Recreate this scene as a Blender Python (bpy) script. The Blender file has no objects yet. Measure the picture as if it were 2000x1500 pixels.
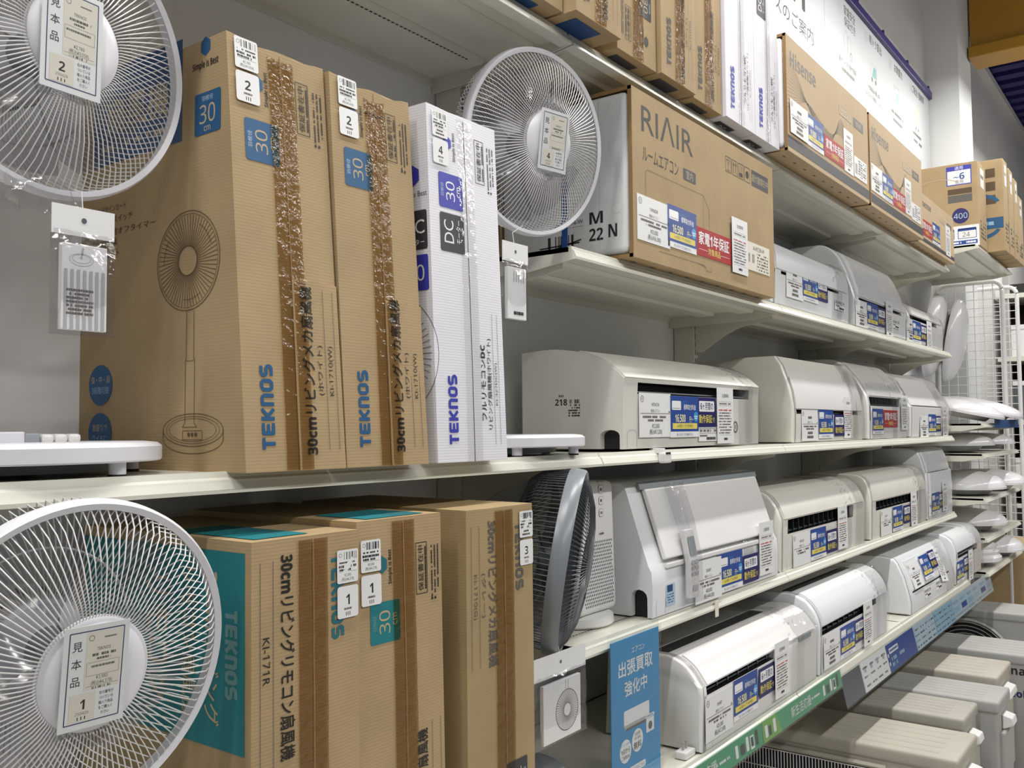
import bpy, bmesh, math, random
import numpy as np
from mathutils import Vector, Matrix
random.seed(7)
sc = bpy.context.scene
COL = sc.collection
PI = math.pi

# ------------------------------------------------------------------ camera
YAW, PITCH, ROLL = math.radians(36.72), math.radians(2.786), 0.0081
cam_d = bpy.data.cameras.new('camera')
cam = bpy.data.objects.new('camera', cam_d)
COL.objects.link(cam)
fw = Vector((math.cos(YAW) * math.cos(PITCH), math.sin(YAW) * math.cos(PITCH), math.sin(PITCH)))
rt = Vector((math.sin(YAW), -math.cos(YAW), 0))
dn = fw.cross(rt)
r2 = math.cos(ROLL) * rt + math.sin(ROLL) * dn
d2 = -math.sin(ROLL) * rt + math.cos(ROLL) * dn
mw = Matrix.Identity(4)
for i in range(3):
    mw[i][0] = r2[i]; mw[i][1] = -d2[i]; mw[i][2] = -fw[i]
mw[2][3] = 1.6
cam.matrix_world = mw
cam_d.sensor_fit = 'HORIZONTAL'
cam_d.sensor_width = 36.0
cam_d.lens = 36.0 * 1800 / 2000
cam_d.clip_start = 0.02
cam_d.clip_end = 100
sc.camera = cam

# ------------------------------------------------------------------ world, lights, exposure
w = bpy.data.worlds.new('world'); sc.world = w
w.use_nodes = True
w.node_tree.nodes['Background'].inputs[0].default_value = (0.93, 0.96, 1.0, 1)
w.node_tree.nodes['Background'].inputs[1].default_value = 0.19

def tube_light(name, x, y, z, power, tilt, lx=1.2, ly=0.10):
    l = bpy.data.lights.new(name, 'AREA')
    l.shape = 'RECTANGLE'; l.size = lx; l.size_y = ly
    l.energy = power; l.color = (1.0, 0.975, 0.93)
    o = bpy.data.objects.new(name, l); COL.objects.link(o)
    o.location = (x, y, z); o.rotation_euler = (math.radians(tilt), 0, 0)
for i in range(7):
    tube_light('ceiling_tube_light', -1.2 + i * 1.75, 0.62, 3.95, 40, 0)
for i in range(7):
    tube_light('ceiling_tube_light', -1.2 + i * 1.75, -2.0, 3.95, 36, 26)

vs = sc.view_settings
vs.view_transform = 'Standard'; vs.look = 'None'; vs.gamma = 1.0; vs.use_curve_mapping = False
vs.exposure = -0.38

# ------------------------------------------------------------------ materials
MATS = {}
def mat(name, col, rough=0.5, metal=0.0, var=0.0, scale=8.0, bump=0.0, bscale=200.0, wave=0.0, wscale=60.0, coat=0.0, stretch=None):
    if name in MATS: return MATS[name]
    m = bpy.data.materials.new(name); m.use_nodes = True
    nt = m.node_tree; N = nt.nodes; L = nt.links
    b = N['Principled BSDF']
    b.inputs['Base Color'].default_value = (*col, 1)
    b.inputs['Roughness'].default_value = rough
    b.inputs['Metallic'].default_value = metal
    if coat: b.inputs['Coat Weight'].default_value = coat
    tc = N.new('ShaderNodeTexCoord')
    src = tc.outputs['Object']
    if stretch:
        mp = N.new('ShaderNodeMapping'); mp.inputs['Scale'].default_value = stretch
        L.new(src, mp.inputs['Vector']); src = mp.outputs['Vector']
    if var:
        n = N.new('ShaderNodeTexNoise'); n.inputs['Scale'].default_value = scale; n.inputs['Detail'].default_value = 5
        r = N.new('ShaderNodeValToRGB')
        r.color_ramp.elements[0].position = 0.3; r.color_ramp.elements[1].position = 0.7
        r.color_ramp.elements[0].color = (*[max(0, c * (1 - var)) for c in col], 1)
        r.color_ramp.elements[1].color = (*[min(1, c * (1 + var * .6)) for c in col], 1)
        L.new(src, n.inputs['Vector']); L.new(n.outputs['Fac'], r.inputs['Fac']); L.new(r.outputs['Color'], b.inputs['Base Color'])
    last = None
    if bump:
        n = N.new('ShaderNodeTexNoise'); n.inputs['Scale'].default_value = bscale; n.inputs['Detail'].default_value = 3
        bp = N.new('ShaderNodeBump'); bp.inputs['Strength'].default_value = bump; bp.inputs['Distance'].default_value = 0.002
        L.new(src, n.inputs['Vector']); L.new(n.outputs['Fac'], bp.inputs['Height']); last = bp
    if wave:
        n = N.new('ShaderNodeTexWave'); n.bands_direction = 'Z'; n.inputs['Scale'].default_value = wscale
        n.inputs['Distortion'].default_value = 1.0; n.inputs['Detail'].default_value = 1.0
        bp = N.new('ShaderNodeBump'); bp.inputs['Strength'].default_value = wave; bp.inputs['Distance'].default_value = 0.001
        L.new(src, n.inputs['Vector']); L.new(n.outputs['Fac'], bp.inputs['Height'])
        if last: L.new(last.outputs['Normal'], bp.inputs['Normal'])
        last = bp
    if last: L.new(last.outputs['Normal'], b.inputs['Normal'])
    MATS[name] = m
    return m

def film(name, tint=(1, 1, 1), fac=0.10, rough=0.08, bump=0.0, bscale=60):
    if name in MATS: return MATS[name]
    m = bpy.data.materials.new(name); m.use_nodes = True
    nt = m.node_tree; N = nt.nodes; L = nt.links; N.clear()
    o = N.new('ShaderNodeOutputMaterial'); t = N.new('ShaderNodeBsdfTransparent'); t.inputs[0].default_value = (*tint, 1)
    g = N.new('ShaderNodeBsdfGlossy'); g.inputs['Roughness'].default_value = rough
    lw = N.new('ShaderNodeLayerWeight'); lw.inputs['Blend'].default_value = 0.5
    pw = N.new('ShaderNodeMath'); pw.operation = 'POWER'; pw.inputs[1].default_value = 4.0
    mu = N.new('ShaderNodeMath'); mu.operation = 'MULTIPLY'; mu.inputs[1].default_value = 0.35
    ad = N.new('ShaderNodeMath'); ad.operation = 'ADD'; ad.inputs[1].default_value = fac; ad.use_clamp = True
    mx = N.new('ShaderNodeMixShader')
    L.new(lw.outputs['Facing'], pw.inputs[0]); L.new(pw.outputs[0], mu.inputs[0]); L.new(mu.outputs[0], ad.inputs[0]); L.new(ad.outputs[0], mx.inputs[0]); L.new(t.outputs[0], mx.inputs[1]); L.new(g.outputs[0], mx.inputs[2]); L.new(mx.outputs[0], o.inputs[0])
    if bump:
        tc = N.new('ShaderNodeTexCoord'); n = N.new('ShaderNodeTexNoise'); n.inputs['Scale'].default_value = bscale; n.inputs['Detail'].default_value = 2
        bp = N.new('ShaderNodeBump'); bp.inputs['Strength'].default_value = bump; bp.inputs['Distance'].default_value = 0.004
        L.new(tc.outputs['Object'], n.inputs['Vector']); L.new(n.outputs['Fac'], bp.inputs['Height']); L.new(bp.outputs['Normal'], g.inputs['Normal'])
    MATS[name] = m
    return m

CARD = mat('cardboard', (0.435, 0.315, 0.170), 0.75, var=0.10, scale=9, bump=0.25, bscale=35, wave=0.09, wscale=70)
CARDIN = mat('cardboard_edge', (0.30, 0.18, 0.08), 0.9, var=0.15)
CARDPALE = mat('cardboard_pale', (0.52, 0.39, 0.24), 0.7, var=0.06, scale=6, bump=0.1, bscale=30)
CARDGRN = mat('cardboard_olive', (0.40, 0.295, 0.15), 0.75, var=0.08, scale=7, bump=0.2, bscale=35, wave=0.06, wscale=70)
BOXW = mat('white_carton', (0.80, 0.80, 0.86), 0.45, var=0.03, scale=6, bump=0.2, bscale=30, wave=0.10, wscale=70)
TAPE = None
TAPE = film('brown_packing_tape', (0.66, 0.56, 0.40), 0.05, 0.16, 0.9, 70)
CTAPE = film('clear_packing_tape', (0.97, 0.97, 0.97), 0.10, 0.12, 0.7, 50)
FILM = film('clear_wrap', (0.95, 0.95, 0.95), 0.10, 0.10, 0.35, 25)
ACRYL = film('clear_acrylic', (0.96, 0.97, 0.97), 0.04, 0.05)
BAGF = film('clear_bag_film', (0.94, 0.94, 0.95), 0.10, 0.12, 0.8, 45)
PLW = mat('white_plastic', (0.78, 0.78, 0.83), 0.32, var=0.02)
PLWA = mat('white_appliance_plastic', (0.80, 0.80, 0.79), 0.25, var=0.02)
PLWC = mat('cool_white_appliance_plastic', (0.80, 0.82, 0.84), 0.22, var=0.02)
PLC = mat('cream_appliance_plastic', (0.71, 0.71, 0.65), 0.30, var=0.03)
PLC2 = mat('ivory_appliance_plastic', (0.75, 0.74, 0.68), 0.28, var=0.03)
PLBEIGE = mat('beige_painted_metal', (0.41, 0.395, 0.345), 0.55, var=0.06)
PLBEIGE2 = mat('warm_beige_metal', (0.46, 0.43, 0.365), 0.55, var=0.06)
PLGREY = mat('grey_painted_metal', (0.40, 0.40, 0.385), 0.55, var=0.05)
DARK = mat('black_recess', (0.006, 0.006, 0.007), 0.4)
DKGREY = mat('dark_grey_plastic', (0.10, 0.115, 0.13), 0.35)
GREYP = mat('grey_plastic', (0.22, 0.245, 0.27), 0.30)
GREYL = mat('mid_grey_plastic', (0.33, 0.36, 0.39), 0.4)
WIRE = mat('white_coated_wire', (0.80, 0.80, 0.80), 0.35)
WIREG = mat('dark_grey_wire', (0.06, 0.065, 0.075), 0.35)
BLADE = film('smoky_clear_blade', (0.66, 0.66, 0.68), 0.10, 0.15)
BLADEG = film('grey_clear_blade', (0.40, 0.42, 0.45), 0.08, 0.15)
SHELF = mat('ivory_shelf_paint', (0.70, 0.69, 0.60), 0.35, var=0.03)
RAILM = mat('ivory_price_rail', (0.76, 0.76, 0.67), 0.18, var=0.03)
PANEL = mat('pale_back_panel', (0.83, 0.83, 0.83), 0.5, var=0.05, scale=3)
WALLM = mat('wall_paint', (0.56, 0.55, 0.54), 0.7, var=0.04, scale=2)
PILLM = mat('pillar_paint', (0.66, 0.68, 0.68), 0.6, var=0.03, scale=2)
FLOORM = mat('floor_vinyl', (0.44, 0.42, 0.39), 0.35, var=0.08, scale=2)
FOAM = mat('scuffed_styrofoam', (0.74, 0.76, 0.77), 0.8, var=0.16, scale=7, bump=0.3, bscale=90)
FOAMC = mat('clean_styrofoam', (0.80, 0.80, 0.84), 0.6, var=0.03)
PAPER = mat('white_paper', (0.82, 0.83, 0.83), 0.4)
PAPERC = mat('cream_paper', (0.80, 0.76, 0.66), 0.5)
INK = mat('black_ink', (0.015, 0.013, 0.012), 0.5)
INKG = mat('grey_ink', (0.12, 0.11, 0.10), 0.5)
INKB = mat('brown_ink', (0.10, 0.062, 0.03), 0.6)
BLUE = mat('teknos_blue', (0.010, 0.095, 0.235), 0.5)
BLUED = mat('deep_blue_print', (0.012, 0.06, 0.20), 0.5)
INDIGO = mat('indigo_print', (0.045, 0.05, 0.42), 0.45)
TEAL = mat('teal_print', (0.01, 0.20, 0.23), 0.55)
TEALD = mat('teal_dark_print', (0.02, 0.15, 0.19), 0.55)
TEALL = mat('teal_light_print', (0.16, 0.33, 0.33), 0.55)
KRAFT = mat('kraft_print', (0.50, 0.40, 0.26), 0.6)
CHARC = mat('charcoal_print', (0.045, 0.045, 0.05), 0.5)
SIGNW = mat('sign_white', (0.50, 0.52, 0.54), 0.4)
CBLUE = mat('card_blue', (0.015, 0.062, 0.30), 0.42)
CNAVY = mat('card_navy', (0.010, 0.008, 0.115), 0.42)
CSKY = mat('card_sky', (0.05, 0.32, 0.66), 0.3)
CRED = mat('card_red', (0.42, 0.006, 0.012), 0.5)
CYEL = mat('card_yellow', (0.78, 0.66, 0.13), 0.4)
CYEL2 = mat('card_pale_yellow', (0.85, 0.80, 0.42), 0.4)
CWH = mat('card_white', (0.86, 0.87, 0.88), 0.3)
ORAN = mat('card_orange', (0.85, 0.38, 0.02), 0.4)
POSTB = mat('poster_blue', (0.015, 0.28, 0.60), 0.4)
GREEN = mat('banner_green', (0.035, 0.33, 0.15), 0.35)
GREENL = mat('banner_lime', (0.16, 0.42, 0.06), 0.35)
LBLUE = mat('banner_light_blue', (0.30, 0.50, 0.66), 0.4)
LBLUE2 = mat('banner_pale_blue', (0.45, 0.58, 0.70), 0.4)
BRED = mat('red_print', (0.55, 0.02, 0.02), 0.5)
STRAP = mat('blue_strap', (0.008, 0.075, 0.34), 0.35)
NAVYR = mat('sign_rail_blue', (0.02, 0.015, 0.13), 0.35)
YEL = mat('yellow_beam_paint', (0.42, 0.22, 0.02), 0.5, var=0.1, scale=2)
ROOF = mat('navy_roof_deck', (0.022, 0.020, 0.13), 0.5)
LAMP = mat('milky_lamp_cover', (0.74, 0.74, 0.76), 0.22)
LAMPF = mat('lamp_frame_grey', (0.45, 0.45, 0.46), 0.4)
GRNP = mat('green_print', (0.02, 0.22, 0.12), 0.5)
METAL = mat('galvanised_steel', (0.55, 0.55, 0.53), 0.4, 0.6)
BLK = mat('matt_black', (0.01, 0.01, 0.012), 0.7)

# ------------------------------------------------------------------ builders
ORG = {}
def empty(name, loc, label, cat, group=None):
    o = bpy.data.objects.new(name, None); COL.objects.link(o)
    o.location = loc; o.empty_display_size = 0.05
    ORG[o.name] = Vector(loc)
    return tag(o, label, cat, group)
def tag(o, label=None, cat=None, group=None, kind=None):
    if label: o['label'] = label
    if cat: o['category'] = cat
    if group: o['group'] = group
    if kind: o['kind'] = kind
    return o

class MB:
    def __init__(s): s.V = []; s.F = []; s.M = []; s.slots = []
    def sl(s, m):
        if m is None: return 0
        if m not in s.slots: s.slots.append(m)
        return s.slots.index(m)
    def add(s, vs, fs, m=None):
        b = len(s.V); s.V += [tuple(v) for v in vs]
        k = s.sl(m)
        for f in fs: s.F.append(tuple(b + i for i in f)); s.M.append(k)
    def box(s, x0, y0, z0, x1, y1, z1, m=None):
        s.add([(x0, y0, z0), (x1, y0, z0), (x1, y1, z0), (x0, y1, z0), (x0, y0, z1), (x1, y0, z1), (x1, y1, z1), (x0, y1, z1)],
              [(0, 3, 2, 1), (4, 5, 6, 7), (0, 1, 5, 4), (1, 2, 6, 5), (2, 3, 7, 6), (3, 0, 4, 7)], m)
    def prism(s, prof, x0, x1, m=None, ch=0.0, mats=None, cap0=None, cap1=None):
        # prof = [(y,z)] closed polygon extruded along x; ch = rounding of both ends
        n = len(prof)
        cy = sum(p[0] for p in prof) / n; cz = sum(p[1] for p in prof) / n
        def ring(x, ins):
            out = []
            for y, z in prof:
                d = math.hypot(y - cy, z - cz) or 1
                k = max(0, 1 - ins / d)
                out.append((x, cy + (y - cy) * k, cz + (z - cz) * k))
            return out
        rings = [ring(x0, ch), ring(x0 + ch * .35, ch * .3), ring(x0 + ch, 0), ring(x1 - ch, 0), ring(x1 - ch * .35, ch * .3), ring(x1, ch)] if ch else [ring(x0, 0), ring(x1, 0)]
        b = len(s.V)
        for r in rings: s.V += r
        k = s.sl(m)
        for j in range(len(rings) - 1):
            for i in range(n):
                a, c = b + j * n + i, b + j * n + (i + 1) % n
                s.F.append((a, c, c + n, a + n)); s.M.append(s.sl(mats[i]) if mats and mats[i] else k)
        s.F.append(tuple(b + i for i in reversed(range(n)))); s.M.append(s.sl(cap0) if cap0 else k)
        e = b + (len(rings) - 1) * n
        s.F.append(tuple(e + i for i in range(n))); s.M.append(s.sl(cap1) if cap1 else k)
    def shell(s, line, x0, x1, t, m=None, nx=1, jit=0.0):
        # a strip following (y,z) line, thickness t to the outside
        off = offset(line, t)
        n = len(line); b = len(s.V)
        xs = [x0 + (x1 - x0) * i / nx for i in range(nx + 1)]
        for L_ in (off, line):
            for x in xs:
                for y, z in L_: s.V.append((x, y + random.uniform(-jit, jit), z + random.uniform(-jit, jit)))
        k = s.sl(m); h = n * (nx + 1)
        for o in (0, h):
            for i in range(nx):
                for j in range(n - 1):
                    a = b + o + i * n + j
                    q = (a, a + 1, a + n + 1, a + n)
                    s.F.append(q if o == 0 else q[::-1]); s.M.append(k)
        for i in range(nx):
            for j in (0, n - 1):
                a = b + i * n + j; s.F.append((a, a + n, a + n + h, a + h)); s.M.append(k)
        for j in range(n - 1):
            for i in (0, nx):
                a = b + i * n + j; s.F.append((a, a + 1, a + 1 + h, a + h)); s.M.append(k)
    def sheet(s, line, x0, x1, m=None, nx=8, jit=0.002):
        n = len(line); b = len(s.V)
        for i in range(nx + 1):
            x = x0 + (x1 - x0) * i / nx
            for y, z in line: s.V.append((x + random.uniform(-jit, jit), y + random.uniform(-jit, jit), z + random.uniform(-jit, jit)))
        k = s.sl(m)
        for i in range(nx):
            for j in range(n - 1):
                a = b + i * n + j; s.F.append((a, a + 1, a + n + 1, a + n)); s.M.append(k)
    def lathe(s, prof, n=48, m=None, M=None, closed=False):
        # prof = [(r,z)] about z
        b = len(s.V); k = s.sl(m); P = len(prof)
        for i in range(n):
            a = 2 * PI * i / n
            for r, z in prof:
                v = Vector((r * math.cos(a), r * math.sin(a), z))
                s.V.append(tuple(M @ v if M else v))
        for i in range(n):
            j = (i + 1) % n
            for p in range(P if closed else P - 1):
                q = (p + 1) % P
                s.F.append((b + i * P + p, b + j * P + p, b + j * P + q, b + i * P + q)); s.M.append(k)
    def tube(s, path, r, n=6, m=None, M=None, caps=True):
        b = len(s.V); k = s.sl(m); P = [Vector(p) for p in path]
        if M: P = [M @ p for p in P]
        for i, p in enumerate(P):
            t = (P[min(i + 1, len(P) - 1)] - P[max(i - 1, 0)]).normalized()
            u = t.cross(Vector((0, 0, 1)))
            if u.length < 1e-3: u = t.cross(Vector((0, 1, 0)))
            u.normalize(); v = t.cross(u)
            for j in range(n):
                a = 2 * PI * j / n; s.V.append(tuple(p + r * (math.cos(a) * u + math.sin(a) * v)))
        for i in range(len(P) - 1):
            for j in range(n):
                a, c = b + i * n + j, b + i * n + (j + 1) % n
                s.F.append((a, c, c + n, a + n)); s.M.append(k)
        if caps:
            s.F.append(tuple(b + i for i in range(n))); s.M.append(k)
            e = b + (len(P) - 1) * n; s.F.append(tuple(e + i for i in range(n))); s.M.append(k)
    def mesh(s, name, mats, smooth=None, bevel=0.0, seg=2, org=Vector((0, 0, 0))):
        me = bpy.data.meshes.new(name)
        me.from_pydata([(x - org[0], y - org[1], z - org[2]) for x, y, z in s.V], [], s.F)
        sl = list(s.slots) or ([mats] if not isinstance(mats, list) else mats)
        for q in sl: me.materials.append(q)
        me.polygons.foreach_set('material_index', s.M)
        bm = bmesh.new(); bm.from_mesh(me)
        bmesh.ops.recalc_face_normals(bm, faces=bm.faces)
        if bevel:
            es = [e for e in bm.edges if len(e.link_faces) == 2 and e.calc_face_angle(0) > 0.6]
            bmesh.ops.bevel(bm, geom=es, offset=bevel, segments=seg, profile=0.6, affect='EDGES', clamp_overlap=True)
        bm.to_mesh(me); bm.free()
        if smooth is not None:
            me.shade_smooth(); me.set_sharp_from_angle(angle=math.radians(smooth))
        return me
    def build(s, name, mats=None, parent=None, smooth=None, bevel=0.0, seg=2, loc=None):
        org = ORG[parent.name] if parent else Vector(loc or (0, 0, 0))
        me = s.mesh(name, mats, smooth, bevel, seg, org)
        o = bpy.data.objects.new(name, me); COL.objects.link(o)
        if parent: o.parent = parent
        else: o.location = org
        ORG[o.name] = org.copy()
        return o

def offset(line, t):
    out = []
    for i, p in enumerate(line):
        a = line[max(i - 1, 0)]; c = line[min(i + 1, len(line) - 1)]
        dy, dz = c[0] - a[0], c[1] - a[1]
        d = math.hypot(dy, dz) or 1
        # travelling up the front (+z) then back (+y): the outside is (-dz, +dy)
        out.append((p[0] - dz / d * t, p[1] + dy / d * t))
    return out
def B(name, x0, y0, z0, x1, y1, z1, m, parent=None, bevel=0.0, loc=None):
    b = MB(); b.box(x0, y0, z0, x1, y1, z1); return b.build(name, m, parent, None, bevel, loc=loc)

# ---- flat print: lettering and marks on a plane
_tc = bpy.data.curves.new('lettering_source', 'FONT'); _tc.resolution_u = 3
_to = bpy.data.objects.new('lettering_source', _tc)
_TG = {}
def _bold(c):
    if c.isdigit() and ord(c) < 128: return chr(0x1D7EC + ord(c) - 48)
    if 'A' <= c <= 'Z': return chr(0x1D5D4 + ord(c) - 65)
    if 'a' <= c <= 'z': return chr(0x1D5EE + ord(c) - 97)
    return c
def _light(c): return chr(0x1D7E2 + ord(c) - 48) if c.isdigit() and ord(c) < 128 else c
def glyphs(body, bold):
    """outline of a line of lettering: (points x, y, layer; faces; extents)"""
    k = (body, bold)
    if k not in _TG:
        _tc.body = ''.join(_bold(c) if bold >= .006 else _light(c) for c in body); _tc.offset = 0
        me = _to.to_mesh()
        v0 = [(v.co.x, v.co.y) for v in me.vertices]; f0 = [tuple(p.vertices) for p in me.polygons]
        _to.to_mesh_clear()
        vs = [(x, y, 0) for x, y in v0]; fs = list(f0)
        if bold >= .004 and any(ord(c) > 0x2000 for c in body):   # heavier strokes for the kana and kanji
            for n, (dx, dy) in enumerate(((1, .5), (-1, -.5), (.5, -1), (-.5, 1))):
                b = len(vs); vs += [(x + dx * bold, y + dy * bold, (n + 1) * 2e-5) for x, y in v0]; fs += [tuple(b + i for i in f) for f in f0]
        xs = [v[0] for v in vs] or [0]; ys = [v[1] for v in vs] or [0]
        _TG[k] = (vs, fs, min(xs), max(xs), min(ys), max(ys))
    return _TG[k]

def clusters(V, F, M):
    """split a flat print into pieces that lie far apart"""
    n = len(V); par = list(range(n))
    def find(a):
        while par[a] != a: par[a] = par[par[a]]; a = par[a]
        return a
    for f in F:
        a = find(f[0])
        for q in f[1:]:
            b = find(q)
            if a != b: par[b] = a
    roots = [find(i) for i in range(n)]
    ids = {r: k for k, r in enumerate(dict.fromkeys(roots))}
    isl = np.array([ids[r] for r in roots]); k = len(ids)
    if k < 2 or k > 3000: return [(V, F, M)]
    P = np.array(V); lo = np.full((k, 3), np.inf); hi = np.full((k, 3), -np.inf)
    np.minimum.at(lo, isl, P); np.maximum.at(hi, isl, P)
    size = (hi - lo).max(1); near = np.zeros((k, k), bool)
    gap = np.maximum(0, np.maximum(lo[:, None] - hi[None], lo[None] - hi[:, None]))
    near = np.sqrt((gap ** 2).sum(2)) <= np.maximum(.019, .48 * np.maximum(size[:, None], size[None]))
    comp = -np.ones(k, int); c = 0
    for s0 in range(k):
        if comp[s0] >= 0: continue
        st = [s0]; comp[s0] = c
        while st:
            a = st.pop()
            for b in np.nonzero(near[a] & (comp < 0))[0]: comp[b] = c; st.append(b)
        c += 1
    if c == 1: return [(V, F, M)]
    out = []
    cv = comp[isl]
    for q in range(c):
        ix = np.nonzero(cv == q)[0]; mp = {int(a): b for b, a in enumerate(ix)}
        fm = [(tuple(mp[i] for i in f), m) for f, m in zip(F, M) if cv[f[0]] == q]
        out.append(([V[i] for i in ix], [f for f, m in fm], [m for f, m in fm]))
    return out

class Print:
    def __init__(s): s.b = MB(); s.z = 0.0003; s.made = []
    def up(s, d=0.00012): s.z += d
    def poly(s, pts, m):
        s.b.add([(x, y, s.z) for x, y in pts], [tuple(range(len(pts)))], m); s.up(0.00004)
    def rect(s, x0, y0, x1, y1, m): s.poly([(x0, y0), (x1, y0), (x1, y1), (x0, y1)], m)
    def rrect(s, x0, y0, x1, y1, r, m):
        P = []
        for cx, cy, a in ((x1 - r, y0 + r, -90), (x1 - r, y1 - r, 0), (x0 + r, y1 - r, 90), (x0 + r, y0 + r, 180)):
            for i in range(5):
                t = math.radians(a + i * 22.5); P.append((cx + r * math.cos(t), cy + r * math.sin(t)))
        s.poly(P, m)
    def disc(s, cx, cy, r, m, n=28, ry=None):
        ry = ry or r
        s.poly([(cx + r * math.cos(2 * PI * i / n), cy + ry * math.sin(2 * PI * i / n)) for i in range(n)], m)
    def arc(s, cx, cy, rx, ry, w, m, a0=0, a1=360, n=48):
        vs = []; fs = []
        for i in range(n + 1):
            t = math.radians(a0 + (a1 - a0) * i / n); c, q = math.cos(t), math.sin(t)
            vs += [(cx + (rx - w / 2) * c, cy + (ry - w / 2) * q, s.z), (cx + (rx + w / 2) * c, cy + (ry + w / 2) * q, s.z)]
        for i in range(n): fs.append((2 * i, 2 * i + 1, 2 * i + 3, 2 * i + 2))
        s.b.add(vs, fs, m)
    def line(s, x0, y0, x1, y1, w, m):
        d = math.hypot(x1 - x0, y1 - y0) or 1; nx, ny = -(y1 - y0) / d * w / 2, (x1 - x0) / d * w / 2
        s.b.add([(x0 + nx, y0 + ny, s.z), (x0 - nx, y0 - ny, s.z), (x1 - nx, y1 - ny, s.z), (x1 + nx, y1 + ny, s.z)], [(0, 1, 2, 3)], m)
    def path(s, pts, w, m):
        for a, b in zip(pts, pts[1:]): s.line(*a, *b, w, m)
    def frame(s, x0, y0, x1, y1, w, m):
        s.line(x0, y0, x1, y0, w, m); s.line(x1, y0, x1, y1, w, m); s.line(x1, y1, x0, y1, w, m); s.line(x0, y1, x0, y0, w, m)
    def fit(s, body, x0, y0, x1, y1, m, bold=0.0, rot=0):
        # lettering stretched into a rectangle; rot 90 reads upwards, -90 downwards
        vs, fs, a, b, c, d = glyphs(body, bold)
        if not vs: return
        out = []
        for x, y, q in vs:
            u = (x - a) / ((b - a) or 1); v = (y - c) / ((d - c) or 1)
            if rot == 90: u, v = 1 - v, u
            elif rot == -90: u, v = v, 1 - u
            elif rot == 180: u, v = 1 - u, 1 - v
            out.append((x0 + (x1 - x0) * u, y0 + (y1 - y0) * v, s.z + q))
        s.b.add(out, fs, m); s.up(0.00002)
    def text(s, body, cx, cy, h, m, bold=0.0, sq=1.0):
        vs, fs, a, b, c, d = glyphs(body, bold)
        k = h / 0.72; wd = (b - a) * k * sq
        s.b.add([(cx - wd / 2 + (x - a) * k * sq, cy + (y - 0.36) * k, s.z + q) for x, y, q in vs], fs, m)
    def greek(s, x0, x1, y, h, m, fill=0.75, vert=False):
        # illegible fine print
        p = x0
        while p < x1:
            q = min(x1, p + h * random.uniform(.5, 1.6))
            if random.random() < fill:
                if vert: s.rectraw(y - h / 2, p, y + h / 2, q - h * .18, m)
                else: s.rectraw(p, y - h / 2, q - h * .18, y + h / 2, m)
            p = q
    def rectraw(s, x0, y0, x1, y1, m):
        s.b.add([(x0, y0, s.z), (x1, y0, s.z), (x1, y1, s.z), (x0, y1, s.z)], [(0, 1, 2, 3)], m)
    def bars(s, x0, y0, x1, y1, m, n=22):
        wd = (x1 - x0) / n
        for i in range(n):
            if random.random() < .62: s.rectraw(x0 + i * wd, y0, x0 + (i + random.uniform(.35, .95)) * wd, y1, m)
    def meshes(s, name):
        out = []
        for V_, F_, M_ in clusters(s.b.V, s.b.F, s.b.M):
            q = MB(); q.V, q.F, q.M, q.slots = V_, F_, M_, s.b.slots; out.append(q.mesh(name, None))
        return out
    def build(s, name, parent, o, U, V, flip=None):
        # o = world origin, U, V = world unit axes; flip=(w,h) turns the print upside down
        o = Vector(o); U = Vector(U).normalized(); V = Vector(V).normalized(); N_ = U.cross(V)
        W = []
        for x, y, z in s.b.V:
            if flip: x, y = flip[0] - x, flip[1] - y
            W.append(tuple(o + U * x + V * y + N_ * z))
        org = ORG[parent.name]; out = None
        for V_, F_, M_ in clusters(W, s.b.F, s.b.M):
            me = bpy.data.meshes.new(name)
            me.from_pydata([(x - org[0], y - org[1], z - org[2]) for x, y, z in V_], [], F_)
            for q in s.b.slots: me.materials.append(q)
            me.polygons.foreach_set('material_index', M_)
            ob = bpy.data.objects.new(name, me); COL.objects.link(ob); ob.parent = parent; ORG[ob.name] = org.copy()
            s.made.append(ob)
        return s.made
    def logo(s, x0, y0, x1, y1, m, rot):
        """wide square-shouldered wordmark; rot 90 reads upwards, -90 downwards"""
        L_ = [[[(0, .88), (.86, .88)], [(.43, .88), (.43, 0)]],
              [[(.86, .88), (.12, .88), (.12, .12), (.86, .12)], [(.12, .5), (.80, .5)]],
              [[(.12, 0), (.12, 1)], [(.84, .96), (.30, .5), (.84, .04)], [(.12, .5), (.30, .5)]],
              [[(.12, 0), (.12, .88), (.62, .88), (.76, .74), (.76, 0)]],
              [[(.26, .88), (.64, .88), (.78, .74), (.78, .26), (.64, .12), (.26, .12), (.12, .26), (.12, .74), (.26, .88)]],
              [[(.80, .88), (.26, .88), (.12, .76), (.12, .62), (.24, .5), (.66, .5), (.80, .38), (.80, .24), (.66, .12), (.08, .12)]]]
        tot = 6 * .92 + 5 * .16
        def T(x, y):
            u = x / tot
            if rot == 90: return (x0 + (x1 - x0) * (1 - y), y0 + (y1 - y0) * u)
            return (x0 + (x1 - x0) * y, y0 + (y1 - y0) * (1 - u))
        hgt = abs(x1 - x0)
        for i, strokes in enumerate(L_):
            for st in strokes:
                pts = [T(x + i * 1.08, y) for x, y in st]
                for a, b in zip(pts, pts[1:]): s.line(*a, *b, hgt * .235, m); s.z += 2e-6
                for p in pts[1:-1]: s.poly([(p[0] + hgt * .117 * math.cos(t * PI / 4), p[1] + hgt * .117 * math.sin(t * PI / 4)) for t in range(8)], m); s.z -= 3.5e-5
        s.up()

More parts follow.
